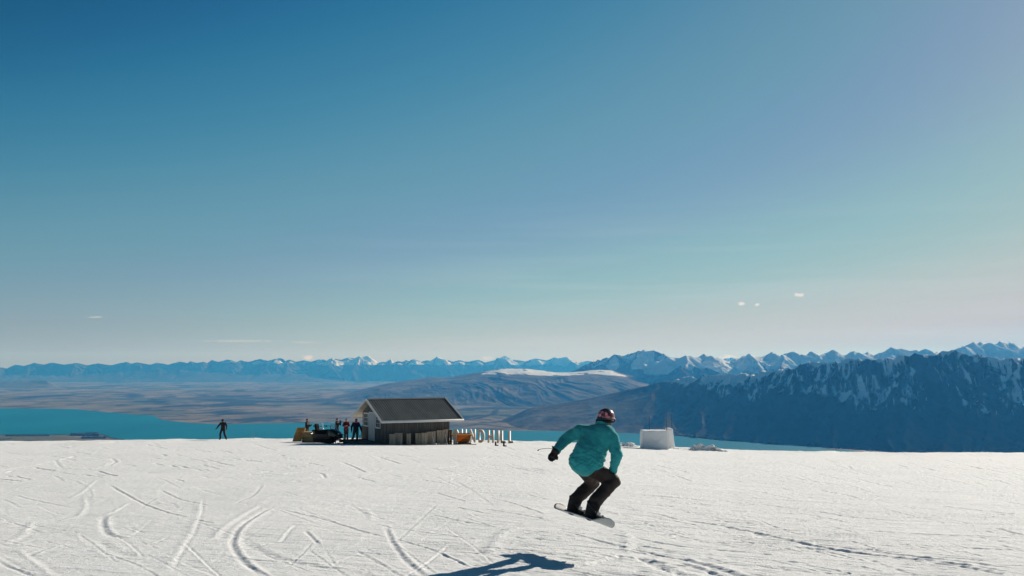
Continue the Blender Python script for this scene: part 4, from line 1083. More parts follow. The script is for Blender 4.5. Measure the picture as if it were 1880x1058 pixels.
# ================================================================== PEOPLE BY THE HUT
def person(label, px, py, d, yaw, h, J, outfit, head_dir=(0, -1, 0), hat=None, extra=None, group='people near the hut'):
    x = W(px, py, d).x
    root = thing('person', label, 'person', (x, d, gz(x, d) + .005), yaw, group)
    s = h / 1.78
    D = dict(pel=(0, 0, .96), che=(0, 0, 1.28), nek=(0, 0, 1.50), hed=(0, -.01, 1.64), shL=(-.175, 0, 1.42), shR=(.175, 0, 1.42), elL=(-.24, .02, 1.15), elR=(.24, .02, 1.15), wrL=(-.25, -.06, .90), wrR=(.25, -.06, .90),
             hiL=(-.09, 0, .93), hiR=(.09, 0, .93), knL=(-.11, -.02, .50), knR=(.11, -.02, .50), anL=(-.12, .02, .09), anR=(.12, .02, .09), ftL=(-.14, -.14, .04), ftR=(.14, -.14, .04))
    D.update(J)
    D = {k: Vector(v) * s for k, v in D.items()}
    hF = Vector(head_dir); hU = Vector((0, 0, 1))
    def b(bm):
        capsule(bm, D['pel'], D['che'], .115 * s, .13 * s, .75); capsule(bm, D['che'], D['nek'] - Vector((0, 0, .05)), .125 * s, .06 * s)
        capsule(bm, D['nek'] - Vector((0, 0, .06)), D['hed'], .055 * s, .05 * s); add_head(bm, D['hed'], hF, hU, s)
        for q in 'LR':
            capsule(bm, D['che'].lerp(D['sh' + q], .6), D['sh' + q], .07 * s, .055 * s); capsule(bm, D['sh' + q], D['el' + q], .05 * s, .04 * s); capsule(bm, D['el' + q], D['wr' + q], .038 * s, .027 * s)
            capsule(bm, D['pel'], D['hi' + q], .10 * s, .09 * s); capsule(bm, D['hi' + q], D['kn' + q], .082 * s, .056 * s); capsule(bm, D['kn' + q], D['an' + q], .052 * s, .036 * s)
            capsule(bm, D['an' + q], D['ft' + q], .038 * s, .032 * s)
            add_hand(bm, D['wr' + q], D['wr' + q] - D['el' + q], Vector((0, -1, .2)), s)
    bd_ = fuse('body', b, M['skin'], root, .009, 2)
    eyes(bd_, D['hed'], hF, hU, s)
    jm, tm = outfit['jacket'], outfit['trousers']
    jl = outfit.get('length', .10)
    def jb(bm):
        capsule(bm, D['pel'] - Vector((0, 0, jl * s - .08)), D['che'], .185 * s, .195 * s, .80); capsule(bm, D['che'], D['nek'] - Vector((0, 0, .08)), .19 * s, .115 * s, .85); capsule(bm, D['nek'] - Vector((0, 0, .06)), D['nek'] + Vector((0, 0, .02)), .08 * s, .075 * s)
        for q in 'LR':
            capsule(bm, D['che'].lerp(D['sh' + q], .5), D['sh' + q], .12 * s, .092 * s); capsule(bm, D['sh' + q], D['el' + q], .090 * s, .076 * s)
            if not outfit.get('short'): capsule(bm, D['el' + q], D['wr' + q].lerp(D['el' + q], .08), .074 * s, .055 * s)
    def wrk(co): return .008 * pn(co[:, 0] * 9, co[:, 2] * 11, 4) + .004 * pn(co[:, 0] * 20 + co[:, 1] * 14, co[:, 2] * 22, 5)
    fuse('jacket', jb, M[jm], root, .016, 5, wrk)
    def tb(bm):
        for q in 'LR':
            capsule(bm, D['pel'] - Vector((0, 0, .02)), D['hi' + q], .135 * s, .125 * s); capsule(bm, D['hi' + q], D['kn' + q], .115 * s, .09 * s); capsule(bm, D['kn' + q], D['an' + q] + Vector((0, 0, .04)), .09 * s, .085 * s)
    fuse('trousers', tb, M[tm], root, .016, 5, wrk)
    for q in 'LR':
        def fb(bm): capsule(bm, D['an' + q] + Vector((0, 0, .06)), D['an' + q] + Vector((0, 0, -.02)), .065 * s, .058 * s); capsule(bm, D['an' + q] - Vector((0, 0, .025)), D['ft' + q], .056 * s, .046 * s)
        fuse('boot', fb, M['black'], root, .012, 3)
        if outfit.get('gloves', True):
            def gb(bm): add_hand(bm, D['wr' + q], D['wr' + q] - D['el' + q], Vector((0, -1, .2)), s * 1.05, .4, 1.45)
            fuse('glove', gb, M['glove'], root, .008, 1)
    hat = hat or 'hair'
    c = D['hed']; Fh = hF.normalized(); Uh = (hU - Fh * hU.dot(Fh)).normalized(); Sh = Fh.cross(Uh); Rh = Matrix((Sh, Fh, Uh)).transposed()
    def hb(bm):
        if hat in ('hair', 'beanie', 'cap'): ico(bm, c + Uh * .050 * s - Fh * .018 * s, (.086 * s, .098 * s, .078 * s), Rh, 3)
        if hat == 'helmet': ico(bm, c + Uh * .040 * s - Fh * .01 * s, (.108 * s, .125 * s, .098 * s), Rh, 3); ico(bm, c - Fh * .05 * s - Uh * .02 * s, (.10 * s, .075 * s, .08 * s), Rh, 3)
        if hat == 'cap': capsule(bm, c + Uh * .045 * s + Fh * .06 * s, c + Uh * .04 * s + Fh * .16 * s, .05 * s, .04 * s, .25, Uh)
        if hat == 'hair': ico(bm, c - Fh * .045 * s - Uh * .01 * s, (.078 * s, .06 * s, .08 * s), Rh, 3)
        if hat == 'balaclava': ico(bm, c + Uh * .03 * s - Fh * .012 * s, (.090 * s, .100 * s, .095 * s), Rh, 3)
    fuse({'hair': 'hair', 'beanie': 'hat', 'cap': 'hat', 'helmet': 'helmet', 'balaclava': 'hat'}[hat], hb, M[outfit.get('hat', 'black')], root, .010, 2)
    if hat == 'balaclava':
        def bb(bm): ico(bm, c - Uh * .035 * s + Fh * .01 * s, (.086 * s, .100 * s, .085 * s), Rh, 3); capsule(bm, c - Uh * .12 * s, c - Uh * .05 * s, .085 * s, .08 * s)
        fuse('balaclava', bb, M['pink'], root, .010, 2)
    if extra: extra(root, D, s)
    return root
# far rider on the left, arms held out, feet apart
def far_x(root, D, s):
    pass
person('rider alone at the left brow of the slope in black, arms out and feet apart', 409, 806, 88.5, R(-8), 1.80,
       dict(shL=(-.21, 0, 1.43), shR=(.20, 0, 1.44), elL=(-.37, -.04, 1.22), elR=(.33, -.02, 1.22), wrL=(-.52, -.10, 1.00), wrR=(.37, -.12, .96), knL=(-.19, -.10, .50), knR=(.19, -.10, .50), anL=(-.22, 0, .09), anR=(.31, 0, .09), ftL=(-.26, -.13, .04), ftR=(.37, -.12, .04), hed=(-.03, -.02, 1.65)),
       dict(jacket='black', trousers='black', hat='black'), (.3, 1, 0), 'helmet')
person('person in dark jacket and tan trousers standing behind the plywood ramp', 563.5, 808, 80, R(75), 1.80,
       dict(elL=(-.22, -.10, 1.18), wrL=(-.08, -.28, 1.24), elR=(.22, -.10, 1.18), wrR=(.08, -.28, 1.24)), dict(jacket='dark_jacket', trousers='tan_trousers', hat='hair'), (0, -1, -.1), 'hair')
person('person in black raising a hand to the face beside the snowmobile windscreen', 618.5, 808, 83, R(78), 1.86,
       dict(elR=(.20, -.20, 1.26), wrR=(.05, -.24, 1.47), elL=(-.20, -.14, 1.26), wrL=(-.04, -.28, 1.42)), dict(jacket='dark_jacket', trousers='navy_trousers', hat='hair'), (0, -1, 0), 'beanie')
person('person in a red jacket with arms folded, between the snowmobile and the walker', 635.5, 808, 84, R(6), 1.84,
       dict(elL=(-.25, -.08, 1.20), wrL=(-.02, -.22, 1.22), elR=(.25, -.08, 1.20), wrR=(.02, -.22, 1.18), anL=(-.10, .02, .09), anR=(.10, .02, .09), knL=(-.10, -.01, .5), knR=(.10, -.01, .5)), dict(jacket='red_jacket', trousers='black', hat='hair', gloves=False), (.1, -1, 0), 'hair')
person('walker in navy jacket and pink balaclava stepping out beside the hut deck', 653, 814, 73.5, R(12), 1.84,
       dict(hed=(.02, -.05, 1.63), elL=(-.30, .05, 1.18), wrL=(-.30, -.02, .93), elR=(.30, .0, 1.18), wrR=(.36, -.08, .95), hiL=(-.10, 0, .93), knL=(-.16, -.02, .50), anL=(-.30, .16, .10), ftL=(-.26, .02, .04), knR=(.10, -.14, .52), anR=(.08, -.12, .09), ftR=(.10, -.28, .04)),
       dict(jacket='navy', trousers='grey_trousers', hat='black'), (.05, -1, -.1), 'balaclava')

# ================================================================== HUT
TH = R(26); lx, ly = math.cos(TH), math.sin(TH)
HL, HW = 5.15, 4.6
hx, hy = -7.908, 74.5
eave_z, ridge_z, near_y = -3.944, -2.50, 70.0
g0 = gz(-9.2, 71.3) - .06
hut = thing('hut', 'weathered grey board hut with white trim and dark ribbed iron roof on the snow', 'hut', (hx, hy, g0), TH)
EZ, RZ = eave_z - g0, ridge_z - g0            # outer eave and ridge heights above the base
EW = 3.5; XL, XR = -HL / 2 - .5, HL / 2 + .6
slope_ = (RZ - EZ) / EW
def rz_at(y): return RZ - slope_ * abs(y)
T = .05
# walls of upright boards
bm = bmesh.new()
wt = rz_at(HW / 2) - .13
def wallboards(bm, p0, p1, topf, thick=.03, bw=.15, skips=()):
    L = (Vector(p1) - Vector(p0)).length; n = int(round(L / bw)); ang = math.atan2(p1[1] - p0[1], p1[0] - p0[0]); Rw = Matrix.Rotation(ang, 3, 'Z')
    for i in range(n):
        u = (i + .5) / n; x = p0[0] + (p1[0] - p0[0]) * u; y = p0[1] + (p1[1] - p0[1]) * u; h = topf(x, y)
        jut = random.uniform(0, .006) + .004 * (i % 2)
        lo = .0
        for z0_, z1_, a_, b_2 in skips:
            pass
        box(bm, (x, y, (h + lo) / 2), (L / n - .008, thick + jut, h - lo), Rw)
wallboards(bm, (-HL / 2, -HW / 2), (HL / 2, -HW / 2), lambda x, y: wt)
wallboards(bm, (-HL / 2, HW / 2), (HL / 2, HW / 2), lambda x, y: wt)
wallboards(bm, (-HL / 2, -HW / 2 + .03), (-HL / 2, HW / 2 - .03), lambda x, y: rz_at(y) - .10)
wallboards(bm, (HL / 2, -HW / 2 + .03), (HL / 2, HW / 2 - .03), lambda x, y: rz_at(y) - .10)
box(bm, (0, 0, .6), (HL - .06, HW - .06, 1.2))
wall = obj('wall', bm, M['weather_wall'], hut)
# corner boards
for cx_, cy_ in ((-HL / 2 - .012, -HW / 2 - .012),):
    bm = bmesh.new(); box(bm, (cx_, cy_, wt / 2), (.09, .09, wt - .01)); obj('corner_board', bm, M['weather_wall'], wall)
# roof: two ribbed sheets
roof = None
for sgn in (-1, 1):
    nx = int((XR - XL) / .0225); xs = np.linspace(XL + .03, XR - .03, nx); ys = np.linspace(0.02, EW, 8)
    prof_ = .018 * np.abs(((np.arange(nx) % 8) / 4.0) - 1)
    prof_ = .020 * (np.clip(np.cos(np.arange(nx) * 2 * np.pi / 8), 0, 1))
    X = np.repeat(xs[None, :], 8, 0); Y = sgn * np.repeat(ys[:, None], nx, 1); Z = RZ - slope_ * np.abs(Y) + prof_[None, :]
    o = grid_mesh('roof', X, Y, Z, M['roof_iron'], kind=None, flip=(sgn > 0)); o.parent = hut
    o.data.polygons.foreach_set('use_smooth', [False] * len(o.data.polygons))
    if sgn < 0: roof = o
    bm = bmesh.new()
    a = math.atan(slope_) * (-sgn) ; Rr = Matrix.Rotation(a, 3, 'X')
    Ls = EW / math.cos(math.atan(slope_))
    box(bm, ((XL + XR) / 2, sgn * EW / 2, RZ - slope_ * EW / 2 - .035), (XR - XL - .06, Ls, .04), Rr)
    obj('soffit', bm, M['soffit'], o)
    for xe in (XL, XR):
        bm = bmesh.new(); box(bm, (xe, sgn * EW / 2, RZ - slope_ * EW / 2 - .035), (.04, Ls + .02, .16), Rr, .004); obj('barge_board', bm, M['white_paint'], o)
        bm = bmesh.new(); box(bm, (xe + (.05 if xe < 0 else -.05), sgn * EW / 2, RZ - slope_ * EW / 2 + .042), (.14, Ls - .02, .012), Rr); obj('verge_flashing', bm, M['ridge_iron'], o)
    bm = bmesh.new(); box(bm, ((XL + XR) / 2, sgn * (EW + .025), EZ - .045), (XR - XL + .02, .04, .17), None, .004); obj('fascia', bm, M['white_paint'], o)
    bm = bmesh.new()
    pts = [(EW + .05, EZ + .02), (EW + .05, EZ - .06), (EW + .14, EZ - .06), (EW + .15, EZ + .02)]
    tube(bm, [Vector((XL, sgn * (EW + .09), EZ - .0)), Vector((XR, sgn * (EW + .09), EZ - .015))], .042, 10); obj('gutter', bm, M['white_paint'], o, True)
bm = bmesh.new()
for sgn in (-1, 1):
    box(bm, ((XL + XR) / 2, sgn * .09, RZ - slope_ * .09 + .036), (XR - XL, .2, .012), Matrix.Rotation(-sgn * math.atan(slope_), 3, 'X'))
obj('ridge_cap', bm, M['ridge_iron'], hut)
# gable: windows and door
gx = -HL / 2 - .02
fl = -5.655 - g0
def window(y0, y1, z0, z1):
    bm = bmesh.new(); w, h = y1 - y0, z1 - z0; yc, zc_ = (y0 + y1) / 2, (z0 + z1) / 2
    t = .085
    for yy, zz, a, b in ((yc, z1 - t / 2, w, t), (yc, z0 + t / 2, w, t)): box(bm, (gx - .02, yy, zz), (.05, a, b))
    for yy in (y0 + t / 2, y1 - t / 2): box(bm, (gx - .019, yy, zc_), (.048, t, h - 2 * t))
    for q in (1 / 3, 2 / 3): box(bm, (gx - .012, yc, z0 + t + (h - 2 * t) * q), (.03, w - 2 * t, .03))
    box(bm, (gx - .010, yc, zc_), (.032, .03, h - 2 * t))
    wf = obj('window', bm, M['white_paint'], hut)
    bm = bmesh.new(); box(bm, (gx + .004, yc, zc_), (.012, w - 2 * t, h - 2 * t)); obj('pane', bm, M['glass'], wf)
window(.85, 1.90, -4.56 - g0, -3.55 - g0)
window(-1.95, -.88, -4.56 - g0, -3.55 - g0)
bm = bmesh.new(); box(bm, (gx - .02, .0, (fl + -3.56 - g0) / 2), (.05, 1.16, -3.56 - g0 - fl), None, .006)
for zz in (.55, 1.45): box(bm, (gx - .048, 0, fl + zz), (.012, .8, .62), None, .01)
dr = obj('door', bm, M['door_grey'], hut)
bm = bmesh.new()
for yy in (-.62, .62): box(bm, (gx - .02, yy, (fl + -3.52 - g0) / 2), (.06, .08, -3.52 - g0 - fl))
box(bm, (gx - .02, 0, -3.50 - g0), (.062, 1.32, .08)); obj('door_frame', bm, M['white_paint'], dr)
bm = bmesh.new(); tube(bm, [(gx - .08, .47, fl + 1.0), (gx - .08, .36, fl + 1.0)], .014, 8); tube(bm, [(gx - .04, .47, fl + 1.0), (gx - .085, .47, fl + 1.0)], .012, 8); obj('handle', bm, M['sat_black'], dr, True)
# deck in front of the gable
dk = thing('deck', 'low grey plank deck in front of the hut door', 'deck', (hx, hy, g0), TH)
bm = bmesh.new()
for i in range(13): box(bm, (gx - .16 - .15 * i, -.35 + random.uniform(-.02, .02), .19), (.135, 4.3, .035))
obj('planks', bm, M['old_wood_dark'], dk)
bm = bmesh.new()
for y in (-2.4, -.9, .6, 1.7): box(bm, (gx - 1.0, y, .085), (1.9, .09, .165))
obj('bearer', bm, M['old_wood_dark'], dk)

def on_wall(px, off, zoff=0):
    """ground point in front of the hut's long wall that lies on the sight line of px"""
    k = (px - 940) / FPX
    n0 = Vector((math.sin(TH), -math.cos(TH)))            # outward normal of the long wall
    p0 = Vector((hx, hy)) + n0 * (HW / 2 + off); d = Vector((lx, ly))
    t = (k * p0.y - p0.x) / (d.x - k * d.y)
    p = p0 + d * t
    return p
# leaning boards left of the hut
def lean(name, label, cat, px, d, w, h, th, rz, tilt, m, grp=None):
    x = W(px, 800, d).x; o = None
    bm = bmesh.new(); box(bm, (0, 0, h / 2 * math.cos(tilt)), (w, th, h), Matrix.Rotation(tilt, 3, 'X'), .004)
    o = obj(name, bm, m); o.location = (x, d, gz(x, d) - .02); o.rotation_euler = (0, 0, rz); return tag(o, label, cat, grp)
lean('wooden_plank', 'brown plank standing on end against the left side of the hut', 'plank', 665.7, 76, .20, 1.32, .05, R(10), R(-6), M['brown_wood'])
lean('wooden_plank', 'pale thin batten leaning beside the brown plank left of the hut', 'plank', 668.6, 75.6, .07, 1.22, .04, R(10), R(-8), M['old_wood'])
lean('post', 'thin dark blue post standing left of the brown plank', 'post', 661, 77, .07, .62, .07, R(5), 0, M['navy_trousers'])

# upright slatted timber crates along the long wall
def rack(label, px, w, top_py, boards, off, lean_=0.0, m='old_wood', rail=True, m2=None):
    p = on_wall(px, off); z = gz(p.x, p.y) - .05
    h = float(ray(px, top_py)[1]) * p.y - z
    r = thing('timber_pallet', label, 'pallet', (p.x, p.y, z), TH - R(20) + random.uniform(-.12, .12), 'grey timber pallets stood up along the hut wall')
    for i in range(boards):
        bm = bmesh.new(); bw = w / boards
        hh = h * random.uniform(.96, 1.0)
        box(bm, (-w / 2 + bw * (i + .5), random.uniform(-.01, .01), hh / 2), (bw - .018, .035, hh), Matrix.Rotation(lean_ + random.uniform(-.02, .02), 3, 'Y'), .004)
        obj('board', bm, M[m], r)
    for zz, yy in ((h * .90, .055), (h * .25, .055)):
        bm = bmesh.new(); box(bm, (0, yy, zz), (w * 1.04, .07, .09), None, .004); obj('rail', bm, M['old_wood_dark'], r)
    bm = bmesh.new()
    for i in range(max(2, boards)): box(bm, (-w / 2 + w / max(2, boards) * (i + .5), .16, h * .47), (w / max(2, boards) - .03, .03, h * .92))
    obj('back_board', bm, M[m], r)
    bm = bmesh.new(); box(bm, (0, .08, h * .985), (w * 1.06, .20, .03), None, .004); obj('cap', bm, M['old_wood'], r)
    return r
rack('narrow single board pallet at the left end of the row by the hut wall', 722, .42, 797.5, 2, 1.0)
rack('three board pallet second from the left in the row by the hut wall', 733.5, .55, 795.5, 3, .85)
rack('lone narrow pallet between the two gaps in the row by the hut wall', 752, .33, 796.5, 2, .8)
rack('two board pallet right of the second gap in the row by the hut wall', 770, .46, 796, 2, .75)
rack('pale warm pallet standing proud near the middle of the row by the hut wall', 780.5, .40, 795, 2, 1.05, .02)
rack('wide four board pallet in the middle of the row by the hut wall', 793, .66, 793, 4, .8)
rack('tall three board pallet right of the widest one by the hut wall', 809.5, .52, 791, 3, .75)
rack('slanting thin pallet between the tall one and the brown one by the hut wall', 819, .30, 789.5, 2, .7, .07)
rack('brown stained pallet beside the orange tub at the hut corner', 826.5, .34, 788.5, 2, .6, -.03, 'brown_wood')
# single grey post in front of the tub
p = on_wall(836.5, 1.0); z = gz(p.x, p.y) - .05; hgtp = float(ray(836, 789)[1]) * p.y - z
bm = bmesh.new(); box(bm, (0, 0, hgtp / 2), (.27, .10, hgtp), None, .006); box(bm, (0, 0, hgtp + .02), (.31, .14, .04), None, .004)
o = obj('post', bm, M['old_wood']); o.location = (p.x, p.y, z); o.rotation_euler = (0, 0, R(4)); tag(o, 'broad grey timber post standing in front of the orange tub', 'post')
# thin light stakes leaning on the row
for i_, (px, tp, ln, lb) in enumerate(((796.5, 801, .10, 'thin pale stake leaning on the widest pallet by the hut wall'), (819.5, 797, .12, 'thin pale stake leaning on the slanting pallet by the hut wall'))):
    p = on_wall(px, 1.15); z = gz(p.x, p.y) - .03; hh = float(ray(px, tp)[1]) * p.y - z
    bm = bmesh.new(); tube(bm, [(ln, 0, 0), (-ln * .6, .25, hh)], .018, 6); o = obj('stake', bm, M['letter_side']); o.location = (p.x, p.y, z); tag(o, lb, 'stake')
# orange tub
k = on_wall(848, .55); zt = gz(k.x, k.y)
tub = thing('wooden_tub', 'orange stained wooden tub with sloping sides beside the hut corner', 'tub', (k.x, k.y, zt - .02), R(4))
S_ = k.y / FPX
zb_, zt_ = float(ray(848, 811.5)[1]) * k.y - (zt - .02), float(ray(848, 797.5)[1]) * k.y - (zt - .02)
bw_, tw_ = 27 * S_, 35 * S_
def frus(bm, hw0, hd0, z0_, hw1, hd1, z1_):
    v = [bm.verts.new((sx_ * w_, sy_ * d_, z_)) for z_, w_, d_ in ((z0_, hw0, hd0), (z1_, hw1, hd1)) for sx_, sy_ in ((-1, -1), (1, -1), (1, 1), (-1, 1))]
    for i in range(4): bm.faces.new((v[i], v[(i + 1) % 4], v[4 + (i + 1) % 4], v[4 + i]))
    bm.faces.new(v[:4][::-1]); return v
bm = bmesh.new(); frus(bm, bw_ / 2, .40, zb_, tw_ / 2, .55, zt_)
bmesh.ops.solidify(bm, geom=bm.faces[:], thickness=.035)
obj('side_panel', bm, M['orange_wood'], tub)
bm = bmesh.new()
for sx_, sy_, a, b in ((0, -.56, tw_ + .05, .05), (0, .56, tw_ + .05, .05), (-tw_ / 2, 0, .05, 1.07), (tw_ / 2, 0, .05, 1.07)): box(bm, (sx_, sy_, zt_ + .02), (a, b, .045))
obj('rim', bm, M['orange_light'], tub)
for x_ in (-.35, .35):
    bm = bmesh.new(); box(bm, (x_, 0, zb_ / 2), (.10, .7, zb_ - .02)); obj('skid', bm, M['brown_wood'], tub)

# dark mats and a brown board on the snow
p = on_wall(853, .85); z = gz(p.x, p.y)
for i_, (dx_, w_, zz, lb) in enumerate(((0.0, 1.05, .05, 'lower dark rubber mat lying under the orange tub'), (.03, .95, .13, 'upper dark rubber mat lying on another below the orange tub'))):
    bm = bmesh.new(); box(bm, (0, 0, 0), (w_, .7, .075), None, .015); o = obj('mat', bm, M['old_wood_dark']); o.location = (p.x + dx_, p.y - .1, z + zz); o.rotation_euler = (0, R(1.5), R(6)); tag(o, lb, 'mat', 'dark mats piled by the tub')
p = on_wall(862, 1.6); bm = bmesh.new(); box(bm, (0, 0, 0), (1.05, .25, .03), None, .004); o = obj('wooden_plank', bm, M['brown_wood']); o.location = (p.x, p.y, gz(p.x, p.y) + .05); o.rotation_euler = (0, R(1), R(8)); tag(o, 'brown plank lying flat on the snow right of the orange tub', 'plank')

# ================================================================== BIG LETTERS
LET = [('R', 822, 788), ('O', 837, 788), ('U', 851.5, 788), ('N', 868, 788), ('D', 884.5, 789), ('H', 901.5, 790), ('I', 914.8, 790.5), ('L', 924.5, 791), ('L', 938.5, 791.6)]
names = {'R': 'first of the word, hidden behind the pallets by the hut', 'O': 'just behind the orange tub'}
for i, (ch, px, tp) in enumerate(LET):
    d = 84.5 - .25 * i; x = W(px, 800, d).x; zg = gz(x, d) - .03
    h = float(ray(px, tp)[1]) * d - zg
    cu = bpy.data.curves.new('t', 'FONT'); cu.body = ch; cu.size = 1; cu.extrude = .085; cu.offset = .028
    cu.align_x = 'CENTER'
    o = bpy.data.objects.new('t', cu); col.objects.link(o); dg = bpy.context.evaluated_depsgraph_get(); dg.update()
    me = bpy.data.meshes.new_from_object(o.evaluated_get(dg)); bpy.data.objects.remove(o); bpy.data.curves.remove(cu)
    co = np.array([v.co for v in me.vertices]); lo, hi = co.min(0), co.max(0); sc = h / (hi[1] - lo[1])
    wsc = {'I': .16, 'L': .46, 'R': .54, 'O': .56, 'U': .50, 'N': .52, 'D': .56, 'H': .56}[ch] / (hi[0] - lo[0])
    for v in me.vertices:
        a, b, c = v.co; v.co = ((a - (lo[0] + hi[0]) / 2) * wsc, -c, (b - lo[1]) * sc)
    me.update()
    me.materials.clear()
    o = link_mesh('letter', me, [M['letter_face'], M['letter_side']])
    for pol in me.polygons: pol.material_index = 0 if abs(pol.normal.y) > .7 else 1
    o.location = (x, d, zg); o.rotation_euler = (0, 0, R(-27))
    order = {0: 'R', 1: 'O'}
    lbl = {0: 'big standing wooden letter R, first of its word, behind the pallets', 1: 'big standing wooden letter O right behind the orange tub', 2: 'big standing wooden letter U, just right of the orange tub',
           3: 'big standing wooden letter N with white edges', 4: 'big standing wooden letter D with white edges', 5: 'big standing wooden letter H with white edges', 6: 'big standing wooden letter I with white edges',
           7: 'big standing wooden letter L, the one next to the I', 8: 'big standing wooden letter L, last of its word at the right end'}[i]
    tag(o, lbl, 'letter', 'big wooden letters in a row on the snow')

# ================================================================== BOOTS LEFT ON THE SNOW
for px, py, rz_, lb in ((910, 819, 12, 'left one of two small black boots on the snow below the letters'), (925, 820, -18, 'right one of two small black boots on the snow below the letters')):
    x, d = [float(q) for q in g_of(px, py)]; s = 1.0
    def bt(bm): capsule(bm, (0, 0, .26), (0, 0, .07), .06, .06); capsule(bm, (-.02, 0, .05), (.17, 0, .045), .055, .045, .8, (0, 0, 1))
    o = fuse('boot', bt, M['black'], None, .012, 3); o.location = (x, d, gz(x, d)); o.rotation_euler = (0, 0, R(rz_)); tag(o, lb, 'boot', 'black boots standing on the snow')

# ================================================================== PLYWOOD RAMP AND BOX
k = g_of(556, 813.5); d = 75.5; x = W(553, 811, d).x; zg = gz(x, d)
ramp = thing('plywood_ramp', 'tan plywood sheets leaning as a small ramp left of the snowmobile', 'ramp', (x, d, zg - .02))
def quad_slab(bm, pts, th):
    vs = [bm.verts.new(p) for p in pts]; f = bm.faces.new(vs); bmesh.ops.solidify(bm, geom=[f], thickness=th)
def P_(px, py, dd): return W(px, py, dd) - Vector((x, d, zg - .02))
a_, b2, c2, d2_ = P_(545.3, 785.5, 76.4), P_(560.5, 784.8, 76.6), P_(553, 811, 75.3), P_(536.5, 811, 75.3)
bm = bmesh.new(); quad_slab(bm, [a_, b2, c2, d2_], .03); obj('sheet', bm, M['plywood'], ramp)
bm = bmesh.new(); quad_slab(bm, [b2 + Vector((.01, .02, 0)), P_(561.5, 786, 77.2), P_(557, 810, 77.4), c2 + Vector((.01, .02, 0))], .03); obj('side_sheet', bm, M['plywood_dark'], ramp)
x2 = W(568, 811, 76.2).x
pb = thing('plywood_box', 'low dark plywood box between the ramp and the snowmobile', 'box', (x2, 76.2, gz(x2, 76.2) - .02))
w_ = 23 * 76.2 / FPX; h_ = float(ray(568, 793)[1]) * 76.2 - gz(x2, 76.2)
bm = bmesh.new()
box(bm, (0, -.4, h_ / 2), (w_, .03, h_), None, .003); box(bm, (0, .4, h_ / 2), (w_, .03, h_), None, .003)
for q in (-1, 1): box(bm, (q * (w_ / 2 - .015), 0, h_ / 2), (.03, .77, h_ - .004), None, .003)
obj('panel', bm, M['plywood_dark'], pb)
bm = bmesh.new(); box(bm, (0, 0, h_ + .012), (w_ + .04, .86, .022), None, .003); obj('lid', bm, M['plywood_dark'], pb)

